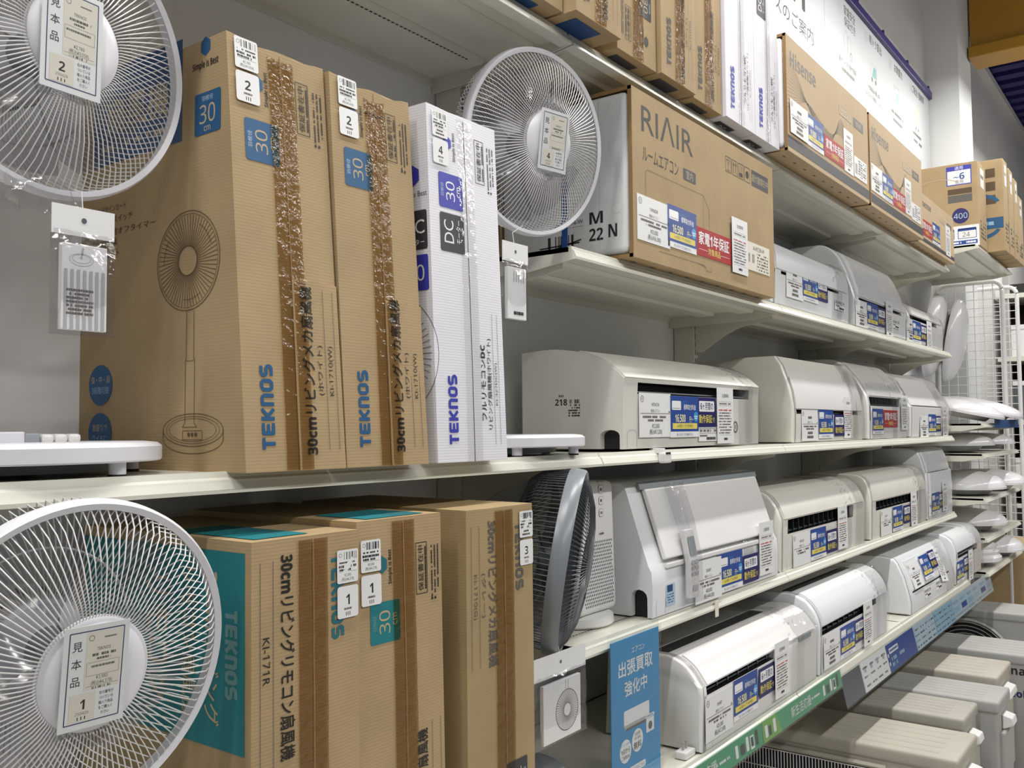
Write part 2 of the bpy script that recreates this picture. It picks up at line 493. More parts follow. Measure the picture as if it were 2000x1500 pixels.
def plate(name, parent, o, U, V, x0, y0, x1, y1, t, m):
    o = Vector(o); U = Vector(U).normalized(); V = Vector(V).normalized(); N_ = U.cross(V)
    b = MB()
    P = [o + U * x + V * y + N_ * z for z in (0, t) for x, y in ((x0, y0), (x1, y0), (x1, y1), (x0, y1))]
    b.add(P, [(0, 3, 2, 1), (4, 5, 6, 7), (0, 1, 5, 4), (1, 2, 6, 5), (2, 3, 7, 6), (3, 0, 4, 7)])
    return b.build(name, m, parent)

# ------------------------------------------------------------------ the setting
def struct(name, x0, y0, z0, x1, y1, z1, m):
    o = B(name, x0, y0, z0, x1, y1, z1, m); o['kind'] = 'structure'; return o
struct('floor', -4, -6, -0.05, 16, 3, 0, FLOORM)
struct('wall_back', -4, 1.42, 0, 16, 1.52, 4.66, WALLM)
struct('wall_end', 15.6, -6, 0, 15.7, 1.5, 4.66, WALLM)
b = MB(); b.box(-4, -6, 4.95, 16, 3, 5.0)
for i in range(40): b.box(6.2 + i * .24, -6, 4.70, 6.32 + i * .24, 1.42, 4.95)
tag(b.build('ceiling', ROOF), kind='structure')
struct('trim_wall_top', 7.0, 1.36, 4.62, 16, 1.42, 4.68, WALLM)
p = MB(); p.box(6.63, 1.21, 0, 7.05, 1.42, 4.95)
tag(p.build('wall_pillar', PILLM), kind='structure')
p = MB(); p.box(7.0, -5, 4.22, 7.06, 1.2, 4.95); p.box(6.93, -5, 4.14, 7.2, 1.2, 4.22)
tag(p.build('beam_yellow', YEL, bevel=.006), kind='structure')
# gondola back panels, one per bay
XU = [-0.80, 0.40, 1.585, 2.765, 3.95, 5.13]
bays = [-2.0] + XU
for i in range(len(XU)):
    x0 = bays[i] + .004; x1 = bays[i + 1] - .004
    o = struct('wall_panel_%d' % (i + 1), x0, 1.385, 0.05, x1, 1.40, 2.72, PANEL)

# ------------------------------------------------------------------ uprights, shelves
def upright(x, label):
    r = empty('shelf_upright', (x, 1.35, 0), label, 'upright', 'slotted uprights behind the shelves')
    b = MB(); b.box(x - .016, 1.312, 0, x + .016, 1.383, 2.75); b.build('post', SHELF, r, bevel=.003)
    for z0, z1 in ((1.20, 1.53), (1.62, 1.93), (2.02, 2.38), (0.9, 1.12)):
        b = MB(); z = z0
        while z < z1:
            for dx in (-.007, .006): b.box(x + dx, 1.3112, z, x + dx + .0035, 1.3125, z + .016)
            z += .027
        b.build('slot_row', DARK, r)
    return r
upright(1.585, 'slotted ivory upright between the fan bay and the air conditioner bay')
upright(2.765, 'slotted ivory upright behind the cream unit with the arched top')
upright(3.95, 'slotted ivory upright in the middle of the air conditioner shelving')
upright(5.13, 'slotted ivory upright at the lamp end of the shelving')

def bracket(parent, x, z, depth=.20, h=.10):
    b = MB()
    P = [(1.312, z), (1.312, z - h), (1.29, z - h)]
    for i in range(9):
        t = i / 8; P.append((1.285 - depth * .92 * t, z - h + (h - .022) * math.sin(t * PI / 2)))
    P.append((1.312 - depth - .06, z - .012)); P.append((1.312 - depth - .06, z))
    b.prism([(y, q) for y, q in P], x - .0015, x + .0015)
    return b.build('bracket', SHELF, parent)

def shelf(x0, x1, z, label, yf=1.015, yb=1.384, holes=False, brk=None, endcap=True, lip=.026, group='ivory shelves'):
    r = empty('shelf', (x0, yf, z - lip), label, 'shelf', group)
    b = MB(); b.box(x0, yf + .006, z - .010, x1, yb, z)
    b.box(x0, yb - .006, z - .026, x1, yb, z)          # rear flange
    b.build('deck', SHELF, r)
    L = [(yf - .012, z - lip), (yf - .0125, z - lip + .005), (yf - .008, z - .012), (yf - .007, z - .009), (yf - .002, z - .006), (yf, z + .0015), (yf + .010, z + .0015), (yf + .010, z - .010), (yf + .016, z - lip)]
    b = MB(); b.prism(L, x0 + .001, x1 - .001); b.build('price_rail', RAILM, r)
    for yy in (yf + .10, yf + .23):
        b = MB(); b.prism([(yy - .03, z - .0105), (yy - .024, z - .020), (yy + .024, z - .020), (yy + .03, z - .0105)], x0 + .02, x1 - .02); b.build('stiffener', SHELF, r)
    if endcap:
        for xa in (x0, x1 - .003):
            b = MB(); b.prism([(yf - .006, z - lip), (yf + .002, z), (yb, z), (yb, z - .045), (yf + .10, z - .040)], xa, xa + .003); b.build('end_flange', SHELF, r)
    if holes:
        for yy in ((yf + .215,) if holes == 1 else (yf + .06, yf + .215)):
            b = MB(); n = int((x1 - x0 - .1) / .0118); zu = z - .0206 if abs(yy - yf - .23) < .026 else z - .01025
            for i in range(n):
                x = x0 + .05 + i * .0118
                q = [(x + .0040 * math.cos(a), yy + .0026 * math.sin(a)) for a in [2 * PI * k / 8 for k in range(8)]]
                b.add([(u, v, zu) for u, v in q], [tuple(range(8))]); b.add([(u, v, z + .0004) for u, v in q], [tuple(range(8))])
            tag(b.build('perforation', DARK, r), kind='stuff')
    for x in (brk or []): bracket(r, x, z - .026, h=.07 if z > 2.3 else .10)
    return r

ZA, ZB, ZC, ZD, ZT = 1.970, 1.5464, 1.163, 0.848, 2.411
S1, S2, S3, S4 = 1.565, 2.722, 3.905, 5.10
shelf(0.395, 1.660, ZB, 'long ivory shelf carrying the tall fan cartons at eye height', holes=False, brk=[1.575], endcap=True)
shelf(-0.9, 0.392, ZB, 'ivory shelf end under the round white fan base', endcap=False)
shelf(0.395, 1.560, ZT, 'perforated overhead shelf above the tall fan cartons', holes=1)
shelf(-0.9, 0.392, ZT, 'overhead shelf end above the sample fan', holes=1)
names = {ZA: 'second tier from the top', ZB: 'middle tier at eye height', ZC: 'tier below eye height with the tower purifier', ZT: 'top tier under the air conditioner cartons'}
for z in (ZT, ZA, ZB, ZC):
    for k, (a, c) in enumerate(((S1 if z != ZB else 1.663, S2), (S2 + .003, S3), (S3 + .003, S4))):
        shelf(a, c, z, 'ivory shelf, %s, %s bay' % (names[z], ('first', 'second', 'third')[k]), brk=[XU[2 + k] + .004, XU[3 + k] - .004] if k == 0 else [XU[3 + k] - .004], holes=2 if z == ZC and k == 0 else False)
for k, (a, c) in enumerate(((1.50, 2.60), (2.603, 3.75), (3.753, 5.02))):
    shelf(a, c, ZD, 'lowest ivory shelf with banner rail, %s bay' % ('first', 'second', 'third')[k], yf=.945, lip=.058)
shelf(0.395, 1.497, 0.893, 'low deck shelf carrying the lower fan cartons', yf=.80, holes=2)
shelf(-0.9, 0.392, 0.893, 'low deck shelf end beneath the lowest sample fan', yf=.80)

# ------------------------------------------------------------------ cards and stickers
def logo_mark(P, x, y, r):
    P.arc(x, y, r, r, r * .18, INKG, n=20); P.text('Y', x - r * .3, y, r * .9, INKG); P.text('2', x + r * .35, y, r * .7, INKG)
CARDS = {}
def card_def(kind):
    if kind in CARDS: return CARDS[kind]
    P = Print(); k = kind.split(':')[0]
    if k == 'w':
        _, brand, p1, p2 = kind.split(':'); W, H, m = .155, .102, PAPER
        logo_mark(P, .014, H - .014, .007)
        if brand: P.text(brand, W / 2, H - .026, .0085, INKG, sq=.8)
        else: P.greek(W / 2 - .018, W / 2 + .018, H - .026, .0075, INKG, 1); P.greek(W / 2 - .024, W / 2 + .024, .026, .0085, INKG, .95); P.greek(W / 2 - .03, W / 2 + .03, .0125, .0085, INKG, .95)
        P.text('壁掛エアコン', W / 2, H - .041, .0055, INKG)
        P.line(.006, H - .047, W - .004, H - .047, .0013, INKG); P.greek(W - .012, W - .004, H - .043, .003, INKG, 1)
        P.greek(.016, W - .014, H - .055, .0048, INKG, .85); P.greek(.04, W - .04, H - .063, .0048, INKG, .85)
        if p1: P.text(p1, W / 2, .026, .0095, INK, sq=.75)
        if p2: P.text(p2, W / 2, .0125, .0095, INK, sq=.75)
    elif k == 'b':
        price = kind.split(':')[1]; W, H, m = .153, .100, CWH
        P.rect(0, .014, W, H, CBLUE)
        P.rrect(.008, H - .034, .056, H - .012, .003, CWH); P.line(.012, H - .030, .052, H - .030, .0012, INKG)
        P.text('エアコン', .078, H - .016, .0062, CSKY); P.text('標準取付料金', .104, H - .027, .0105, CWH, .008, .78)
        P.text(price, .052, H - .054, .0185, CYEL2, .012, .72); P.text('円〜', .112, H - .057, .012, CYEL2, .005, .7)
        P.disc(.138, H - .050, .0125, CSKY); P.greek(.129, .147, H - .049, .003, CWH, .9); P.greek(.131, .145, H - .054, .003, CWH, .9)
        P.rrect(.010, .020, .144, .034, .002, CYEL); P.text('4mの配管パイプ付 ※室外機含む', .077, .027, .0062, CHARC, 0, .72)
        P.text('詳しくはスタッフまでお尋ねください', .076, .0065, .0052, CNAVY, 0, .72)
    elif k == 'n':
        W, H, m = .110, .075, CNAVY
        P.rrect(.010, H - .036, .100, H - .009, .003, CWH); P.text('6ヶ月間の', .055, H - .0225, .0155, CNAVY, .012, .78)
        P.text('動作保証', .047, .020, .0165, CYEL, .012, .86); P.text('付', .095, .018, .0105, CYEL, .005, .9)
    elif k == 's':
        W, H, m = .104, .148, PAPER
        P.text('注意事項', W / 2, H - .022, .0075, INK); P.line(.01, H - .038, W - .01, H - .038, .0005, INKG); P.line(.01, H - .048, W - .01, H - .048, .0005, INKG)
        P.greek(.014, W - .014, H - .043, .003, INKG, .8)
        for i in range(9): P.greek(.010 + .003 * (i % 2), W - .012 - .004 * (i % 3), H - .060 - i * .0075, .0030, BRED if i in (0,) else INKG, .9)
        P.line(.012, .022, W - .012, .022, .0005, INKG); P.greek(.040, .064, .012, .006, INK, 1)
    elif k == 'r':
        W, H, m = .212, .070, CRED
        P.text('家電1年保証', W / 2, H - .026, .025, CWH, .018, .95); P.text('対象商品', W / 2, .016, .0135, CYEL, .012)
        P.line(.016, .016, .066, .016, .0010, CWH); P.line(.146, .016, .198, .016, .0010, CWH)
    elif k == 'pix':
        W, H, m = .110, .036, PAPER
        for i in range(5): P.frame(.006 + i * .021, .020, .022 + i * .021, .033, .0010, INKG); P.greek(.008 + i * .021, .020 + i * .021, .027, .006, INKG, .8)
        P.greek(.006, .05, .014, .004, INKG, .9); P.greek(.045, .10, .007, .007, INK, .9)
    elif k == 'lab':
        W, H, m = .165, .078, PAPERC
        P.text('A-W22N-W', .085, H - .014, .012, INKG, 0, .9); P.bars(.012, .022, .055, .046, INKG, 18)
        for i in range(6): P.greek(.068, .155, H - .028 - i * .0085, .004, INKG, .6)
    elif k == 'hlab':
        W, H, m = .150, .074, PAPER
        P.bars(.012, .012, .040, .050, INKG, 12)
        for i in range(7): P.greek(.048, .140, H - .010 - i * .009, .0045, INKG, .55)
    cm = MB(); cm.box(0, 0, -.0006, W, H, 0); cmesh = cm.mesh('price_card', m)
    pm = P.meshes('card_lettering')
    CARDS[kind] = (W, H, cmesh, pm)
    return CARDS[kind]
CNAME = {'w': 'price_card', 'b': 'installation_card', 'n': 'warranty_card', 's': 'notice_slip', 'r': 'red_warranty_card', 'pix': 'feature_sticker', 'lab': 'model_sticker', 'hlab': 'model_sticker'}
def put_card(parent, kind, x, ztop, y, lean=0.0, rot=0.0):
    """card with its top edge at height ztop, standing on the plane y (lean: dy per dz upward), rot about its normal"""
    W, H, cm, pm = card_def(kind)
    V = Vector((0, lean, 1)).normalized(); U = Vector((1, 0, 0))
    if rot:
        q = Matrix.Rotation(rot, 3, U.cross(V)); U = q @ U; V = q @ V
    N_ = U.cross(V)
    top = Vector((x, y, ztop)); o = top - V * H + N_ * .0012
    M = Matrix(((U.x, V.x, N_.x, o.x), (U.y, V.y, N_.y, o.y), (U.z, V.z, N_.z, o.z), (0, 0, 0, 1)))
    c = bpy.data.objects.new(CNAME[kind.split(':')[0]], cm); COL.objects.link(c); c.parent = parent
    c.matrix_local = Matrix.Translation(-ORG[parent.name]) @ M
    for q in pm:
        l = bpy.data.objects.new('lettering', q); COL.objects.link(l); l.parent = c
    return c
def cards(parent, spec, y, lean=0.0):
    for s in spec: put_card(parent, s[0], s[1], s[2], s[3] if len(s) > 3 else y, s[4] if len(s) > 4 else lean, s[5] if len(s) > 5 else 0)

def tag_print(P, x, y, num, price, flip=False, w_=.038):
    # barcode sticker with number sticker below
    def sub(P, x, y):
        P.rrect(x, y + .046, x + w_, y + .090, .003, PAPER)
        P.bars(x + .010, y + .077, x + w_ - .003, y + .087, INK, 20); P.arc(x + .006, y + .083, .0025, .0025, .0006, INKG, n=12)
        P.greek(x + .004, x + w_ - .004, y + .073, .0022, INK, .8); P.greek(x + .003, x + w_ - .003, y + .068, .0032, INK, .9)
        P.greek(x + .004, x + w_ - .010, y + .0635, .0028, INK, .9); P.line(x + .004, y + .061, x + w_ - .003, y + .061, .0004, INKG)
        if not price[0]: P.greek(x + .011, x + w_ - .011, y + .0565, .003, INK, .95); P.greek(x + .008, x + w_ - .008, y + .0510, .003, INK, .95)
        P.text(price[0], x + w_ / 2, y + .0565, .0036, INK, 0, .8); P.text(price[1], x + w_ / 2, y + .0510, .0036, INK, 0, .8)
        P.rrect(x, y, x + w_, y + .042, .004, PAPER)
        P.text(num, x + w_ / 2, y + .024, .0135, INK, .008); P.greek(x + .012, x + w_ - .012, y + .012, .0028, INKG, 1)
        for i in range(3): P.rectraw(x + w_ / 2 - .004 + i * .0034, y + .003, x + w_ / 2 - .0028 + i * .0034, y + .008, INK)
    sub(P, x, y)

# ------------------------------------------------------------------ fan cartons
def fan_face(w_, h, ink, sq, title, sub, model, inkt=INK, dc=False, two=None):
    P = Print()
    hx = [(.060 * 1, 0)]
    cx, cy = w_ * .27, h * .905
    P.poly([(cx + .011 * math.cos(math.radians(30 + 60 * i)), cy + .0125 * math.sin(math.radians(30 + 60 * i))) for i in range(6)], ink)
    P.fit('Simple is Best', w_ * .335, h * .855, w_ * .385, h * .94, INK if not dc else INKG, .006, 90)
    P.rrect(w_ * .13, h * .715, w_ * .46, h * .815, .004, sq)
    c1 = KRAFT if not dc else CWH
    P.fit('30', w_ * .225, h * .737, w_ * .345, h * .793, c1, 0, 90); P.fit('羽根径', w_ * .155, h * .745, w_ * .195, h * .785, TEALL if sq in (TEAL,) else LBLUE2, 0, 90); P.fit('cm', w_ * .375, h * .753, w_ * .425, h * .783, c1, 0, 90)
    if dc:
        P.rrect(w_ * .13, h * .590, w_ * .46, h * .700, .004, CHARC)
        P.fit('DC', w_ * .18, h * .615, w_ * .31, h * .680, CWH, 0, 90); P.fit('モーター', w_ * .345, h * .618, w_ * .42, h * .685, CWH, 0, 90)
    P.frame(w_ * .665, h * .815, w_ * .80, h * .945, .0011, INK)
    P.fit('保証書在中', w_ * .69, h * .822, w_ * .755, h * .938, INK, .004, 90); P.greek(h * .825, h * .935, w_ * .782, .0030, INK, .9, True)
    for i, q in enumerate((.86, .90, .94)):
        P.greek(h * (.80 + .01 * i), h * .935, w_ * q, .0026, INK, .85, True); 
    P.disc(w_ * .86, h * .797, .0022, INK, 10); P.disc(w_ * .90, h * .797, .0022, INK, 10)
    P.logo(w_ * .16, h * .050, w_ * .285, h * .242, ink, 90)
    if two:
        P.fit(two[0], w_ * .63, h * .115, w_ * .70, h * .335, inkt, .012, 90); P.fit(two[1], w_ * .725, h * .090, w_ * .80, h * .355, inkt, .006, 90)
        P.fit(model, w_ * .845, h * .160, w_ * .885, h * .285, inkt, .003, 90); a, c = .825, .905
    else:
        dx = 0 if sub else .062
        P.fit(title, w_ * (.575 + dx), h * .035, w_ * (.705 + dx), h * (.435 if sub else .475), inkt, .014, 90)
        if sub: P.fit(sub, w_ * .735, h * .175, w_ * .80, h * .295, inkt, .004, 90)
        P.fit(model, w_ * .855, h * (.175 if sub else .205), w_ * .915, h * (.295 if sub else .305), inkt, .004, 90); a, c = .825, .935
    t_ = .43 if sub or two else .49
    P.line(w_ * a, h * .045, w_ * a, h * t_, .0008, INKG); P.line(w_ * c, h * .045, w_ * c, h * t_, .0008, INKG)
    return P

def fan_box(name, label, x0, x1, yf, depth, z0, h, lean, cmat, face, flip=False, tape=TAPE, tp=(.385, .65), tags=None, dent=0.0, group=None, side=None, bow=.004, flap=None):
    cx = (x0 + x1) / 2; w_ = x1 - x0
    r = empty(name, (cx, yf, z0), label, 'carton', group)
    b = MB()
    # carton body: subdivided front so the face bows and the top edge sags
    nx, nz = 10, 22
    def yy(u, v): return yf + lean * v - bow * math.sin(PI * u) * math.sin(PI * v) * .5
    def zt(u, d=0): return h - dent * (math.sin(PI * u) ** 2) * (0.6 + .4 * math.sin(9 * u + 3 * d)) 
    G = {}
    for i in range(nx + 1):
        for j in range(nz + 1):
            u, v = i / nx, j / nz
            G[i, j] = len(b.V); b.V.append((x0 + w_ * u, yy(u, v), z0 + (zt(u) * v if v > .9 else h * v) - 0))
    for i in range(nx):
        for j in range(nz): b.F.append((G[i, j], G[i + 1, j], G[i + 1, j + 1], G[i, j + 1])); b.M.append(0)
    n = len(b.V)
    b.V += [(x0, yf + depth, z0), (x1, yf + depth, z0), (x0, yf + depth + lean, z0 + h), (x1, yf + depth + lean, z0 + h)]
    b.F.append(tuple([G[0, j] for j in range(nz + 1)] + [n + 2, n])); b.M.append(0)
    b.F.append(tuple([G[nx, j] for j in range(nz, -1, -1)] + [n + 1, n + 3])); b.M.append(0)
    b.F.append(tuple([G[i, nz] for i in range(nx, -1, -1)] + [n + 2, n + 3][::1])); b.M.append(0)
    b.F.append(tuple([G[i, 0] for i in range(nx + 1)] + [n + 1, n])); b.M.append(0)
    b.F.append((n, n + 2, n + 3, n + 1)); b.M.append(0)
    b.build('carton_body', cmat, r, smooth=40)
    V = (0, lean, h); U = (1, 0, 0)
    # printed face, following the bow: split per vertex
    def follow(os):
      for o in os:
        for v in o.data.vertices:
            X = v.co.x + cx; Z = v.co.z + z0
            u = min(1, max(0, (X - x0) / w_)); t = min(1, max(0, (Z - z0) / h))
            off = v.co.y + yf - (yf + lean * t)
            v.co.y = yy(u, t) - yf + off - .0003 - (.0024 if flap and u > flap[0] and t < flap[1] else 0)
    o = face.build('face_print', r, (x0, yf, z0), U, V, (w_, h) if flip else None); follow(o)
    # tape over the flap seam
    if tape:
        a, c = tp if not flip else (1 - tp[1], 1 - tp[0])
        for q, (ta, tb) in enumerate(((a, (a + c) / 2 - .006), ((a + c) / 2 + .006, c))):
            t = MB(); m_ = 46; T = {}
            for i in range(4):
                for j in range(m_ + 1):
                    u = ta + (tb - ta) * i / 3; v = .002 + .99 * j / m_
                    T[i, j] = len(t.V); t.V.append((x0 + w_ * u, yy(u, v) - .0016 - (.0024 if flap and u > flap[0] and v < flap[1] else 0) - random.uniform(0, .0010), z0 + h * v - (dent * .9 * math.sin(PI * u) ** 2 if v > .93 else 0)))
            for i in range(3):
                for j in range(m_): t.F.append((T[i, j], T[i + 1, j], T[i + 1, j + 1], T[i, j + 1])); t.M.append(0)
            t.build('packing_tape', tape, r, smooth=60)
        s_ = (a + c) / 2
        t = MB(); t.add([(x0 + w_ * (s_ - .005), yy(s_, v) - .0008, z0 + h * v) for v in (0, .25, .5, .75, .985)] + [(x0 + w_ * (s_ + .004), yy(s_, v) - .0008, z0 + h * v) for v in (0, .25, .5, .75, .985)], [(i, i + 5, i + 6, i + 1) for i in range(4)])
        t.build('flap_seam', CARDIN if cmat is not BOXW else INKG, r)
    if flap:
        b = MB(); G2 = {}
        for k_ in (0, 1):
            for i in range(7):
                for j in range(13):
                    u, v = flap[0] + (1.002 - flap[0]) * i / 6, flap[1] * j / 12
                    G2[k_, i, j] = len(b.V); b.V.append((x0 + w_ * u, yy(min(u, 1), v) - (.0023 if k_ else -.001) - (random.uniform(0, .0012) if j == 12 and k_ else 0), z0 + h * v + (random.uniform(-.002, .002) if j == 12 else 0)))
        for i in range(6):
            for j in range(12):
                b.F.append((G2[1, i, j], G2[1, i + 1, j], G2[1, i + 1, j + 1], G2[1, i, j + 1])); b.M.append(0)
            b.F.append((G2[1, i, 12], G2[1, i + 1, 12], G2[0, i + 1, 12], G2[0, i, 12])); b.M.append(0)
        for j in range(12):
            for i in (0, 6): b.F.append((G2[1, i, j], G2[1, i, j + 1], G2[0, i, j + 1], G2[0, i, j])); b.M.append(0)
        b.build('closing_flap', cmat, r, smooth=30)
    if tags:
        P = Print(); P.z = .0022
        for (u, v, num, price) in tags: tag_print(P, w_ * u, h * v, num, price)
        o = P.build('price_sticker', r, (x0, yf, z0), U, V); follow(o)
    if side: side(r, x0, yf, z0, h, lean, depth)
    return r

P2 = ('¥2,780', '(税込¥3,058)'); P1 = ('¥3,980', '(税込¥4,378)'); P4 = ('', '')
def face_w(ink=BLUE): return fan_face(.170, .585, ink, ink, '30cmリビングメカ扇風機', '(ホワイト)', 'KI-1710(W)')

def side1(r, x0, yf, z0, h, lean, depth):
    # print on the side that faces the camera; u runs from the back edge to the front edge
    P = Print(); D = depth; yb = yf + depth
    U = lambda y: yb - y
    Zz = lambda z: z - z0
    P.rect(U(1.352), Zz(2.005), U(1.121), Zz(2.150), BLUED)
    P.text('扇風機', U(1.235), Zz(2.075), .040, KRAFT, .01); P.greek(U(1.33), U(1.14), Zz(2.03), .008, KRAFT, .6)
    hxc, hzc = U(1.0677), Zz(2.126)
    P.poly([(hxc + .012 * math.cos(math.radians(30 + 60 * i)), hzc + .0135 * math.sin(math.radians(30 + 60 * i))) for i in range(6)], BLUE)
    P.fit('Simple is Best', U(1.097), Zz(2.094), U(1.039), Zz(2.107), INK, .006)
    P.rrect(U(1.091), Zz(2.004), U(1.033), Zz(2.062), .004, BLUE)
    P.fit('30', U(1.080), Zz(2.019), U(1.045), Zz(2.045), KRAFT); P.fit('羽根径', U(1.075), Zz(2.050), U(1.050), Zz(2.057), LBLUE2); P.fit('cm', U(1.070), Zz(2.008), U(1.055), Zz(2.015), KRAFT)
    for t, a, c, z in (('●フラットデザインガード', 1.376, 1.260, 1.9366), ('●押ボタン式スイッチ', 1.376, 1.243, 1.9189), ('●安心2時間オフタイマー', 1.376, 1.183, 1.8998), ('●首振り機能搭載', 1.376, 1.283, 1.8847), ('●カラー:ホワイト', 1.376, 1.277, 1.8671)):
        P.fit(t, U(a), Zz(z) - .005, U(c), Zz(z) + .006, INKB)
    # line drawing of the fan
    c, z = U(1.1045), Zz(1.8346); m_ = INKB
    P.arc(c, z, .072, .069, .0012, m_); P.arc(c, z, .068, .065, .0007, m_); P.arc(c, z, .0215, .0205, .0012, m_)
    for i in range(60):
        a = 2 * PI * i / 60
        P.line(c + .0215 * math.cos(a), z + .0205 * math.sin(a), c + .067 * math.cos(a + .12), z + .064 * math.sin(a + .12), .0010, m_)
    for q in (0, 120, 240): P.arc(c, z, .056, .054, .0008, m_, q + 20, q + 62, 12)
    pc = U(1.097)
    for dx, za, zb in ((-.0085, 1.699, 1.7644), (.0085, 1.699, 1.7644), (-.0105, 1.612, 1.699), (.0105, 1.612, 1.699)): P.line(pc + dx, Zz(za), pc + dx, Zz(zb), .0009, m_)
    P.arc(pc, Zz(1.699), .0105, .003, .0008, m_, 180, 360, 14)
    bc, bz = U(1.0905), Zz(1.602)
    P.arc(bc, bz, .068, .022, .0010, m_); P.arc(bc, bz, .060, .0185, .0007, m_); P.arc(bc, bz, .053, .0155, .0007, m_)
    P.arc(bc, bz - .012, .068, .020, .0010, m_, 180, 360); P.line(bc - .068, bz, bc - .068, bz - .012, .001, m_); P.line(bc + .068, bz, bc + .068, bz - .012, .001, m_)
    P.frame(bc - .022, bz - .013, bc + .022, bz - .001, .0008, m_); P.disc(bc - .008, bz - .006, .003, m_, 10); P.disc(bc, bz - .006, .003, m_, 10); P.disc(bc + .008, bz - .006, .003, m_, 10)
    P.path([(pc - .0105, Zz(1.612)), (pc - .016, bz + .004), (pc + .016, bz + .004), (pc + .0105, Zz(1.612))], .0009, m_)
    # feature discs
    for zc, t1, t2 in ((1.6708, '強・中・弱', '3段階切替'), (1.5985, '首振りで', 'ワイドに')):
        P.disc(U(1.3235), Zz(zc), .0325, BLUE, 32, .0305); P.text(t1, U(1.3235), Zz(zc) + .008, .0085, KRAFT, 0, .9); P.text(t2, U(1.3235), Zz(zc) - .008, .0085, LBLUE, 0, .9)
    P.b.V = [(x + lean * y / h, y, z) for x, y, z in P.b.V]
    P.build('side_print', r, (x0 - .0002, yb, z0), (0, -1, 0), (0, lean, h))

fan_box('fan_carton', 'brown fan carton with blue print and a line drawing of a fan on its side', .740, .909, .975, .405, ZB, .588, .048, CARD, face_w(), tags=[(.06, .845, '2', P2)], dent=.012, group='tall fan cartons', side=side1, flap=(.515, .445))
fan_box('fan_carton', 'brown fan carton with crumpled top, beside the tall white carton', .9135, 1.084, .975, .405, ZB, .585, .040, CARD, face_w(), tags=[(.085, .845, '2', P2)], dent=.020, group='tall fan cartons', tp=(.40, .655), flap=(.53, .425))
def sideW(r, x0, yf, z0, h, lean, depth):
    P = Print(); D = depth
    P.rrect(D - .062, h * .59, D - .006, h * .70, .004, CHARC); P.text('DC', D - .034, h * .655, .024, CWH); P.text('モーター', D - .034, h * .61, .008, CWH)
    P.rrect(D - .062, h * .475, D - .006, h * .575, .004, INDIGO); P.text('30', D - .034, h * .525, .026, CWH)
    cx, cy = D - .034, h * .80
    P.poly([(cx + .016 * math.cos(math.radians(30 + 60 * i)), cy + .018 * math.sin(math.radians(30 + 60 * i))) for i in range(6)], INDIGO); P.fit('Simple is Best', D - .070, h * .735, D - .004, h * .755, INKG)
    P.arc(D - .09, h * .30, .10, .10, .0012, INKG)
    for i in range(50):
        a = 2 * PI * i / 50; P.line(D - .09 + .03 * math.cos(a), h * .3 + .03 * math.sin(a), D - .09 + .085 * math.cos(a), h * .3 + .085 * math.sin(a), .001, INKG)
    P.build('side_print', r, (x0 - .0003, yf + depth, z0), (0, -1, 0), (0, lean, h))
fan_box('fan_carton', 'tall white fan carton with indigo print', 1.109, 1.292, .975, .395, ZB, .590, .024, BOXW,
        fan_face(.183, .590, INDIGO, INDIGO, '', '', 'KI-327DC(W)', dc=True, two=('フルリモコンDC', 'リビング扇風機(ホワイト)')), tape=CTAPE, tp=(.40, .62), tags=[(.06, .835, '4', P4)], dent=.004, group='tall fan cartons', side=sideW)

def side4(r, x0, yf, z0, h, lean, depth):
    P = Print(); D = depth; yb = yf + depth; U = lambda y: yb - y; Zz = lambda z: z - z0
    P.rect(U(1.30), Zz(1.208), U(.932), Zz(1.451), TEAL)
    P.logo(U(.970), Zz(1.272), U(.946), Zz(1.380), TEALL, -90)
    P.fit('30cmリビング', U(1.012), Zz(1.235), U(.982), Zz(1.425), KRAFT, .01, -90); P.fit('リモコン扇風機', U(1.06), Zz(1.235), U(1.03), Zz(1.425), KRAFT, .01, -90)
    P.fit('リモコン', U(1.14), Zz(1.25), U(1.09), Zz(1.41), KRAFT, .01, -90)
    P.build('side_print', r, (x0 - .0003, yb, z0), (0, -1, 0), (0, lean, h))
    P = Print(); P.rect(.018, .018, .105, .20, TEAL); P.rect(.075, .05, .105, .16, TEALD)
    P.build('top_print', r, (x0, yf + lean, z0 + h + .0006), (1, 0, 0), (0, 1, 0))
f4 = lambda: fan_face(.176, .572, TEALD, TEAL, '30cmリビングリモコン扇風機', '', 'KI-171R')
def top5(r, x0, yf, z0, h, lean, depth):
    P = Print(); P.rect(.030, .012, .150, .12, TEAL); P.rect(.09, .02, .150, .055, TEALD)
    P.build('top_print', r, (x0, yf + lean, z0 + h + .0006), (1, 0, 0), (0, 1, 0))
fan_box('fan_carton', 'upside-down brown carton with teal side panel behind the lowest sample fan', .7095, .8865, .920, .385, .893, .572, .004, CARD, f4(), flip=True, tags=[(.765, .80, '1', P1)], tp=(.325, .60), group='lower fan cartons', side=side4, dent=0)
fan_box('fan_carton', 'upright brown carton with teal square, in the middle of the lower cartons', .890, 1.064, .920, .385, .893, .581, .012, CARD, f4(), tags=[(.03, .80, '1', P1)], group='lower fan cartons', side=top5, dent=0)
fan_box('fan_carton', 'olive brown carton with grey lettering beside the dark grey fan', 1.113, 1.290, .920, .385, .893, .580, .002, CARDGRN,
        fan_face(.177, .580, INKG, CHARC, '30cmリビングメカ扇風機', '(グレー)', 'KI-1710(G)', INKG), flip=True, tags=[(.775, .825, '3', P4)], tp=(.325, .60), group='lower fan cartons', dent=.001)

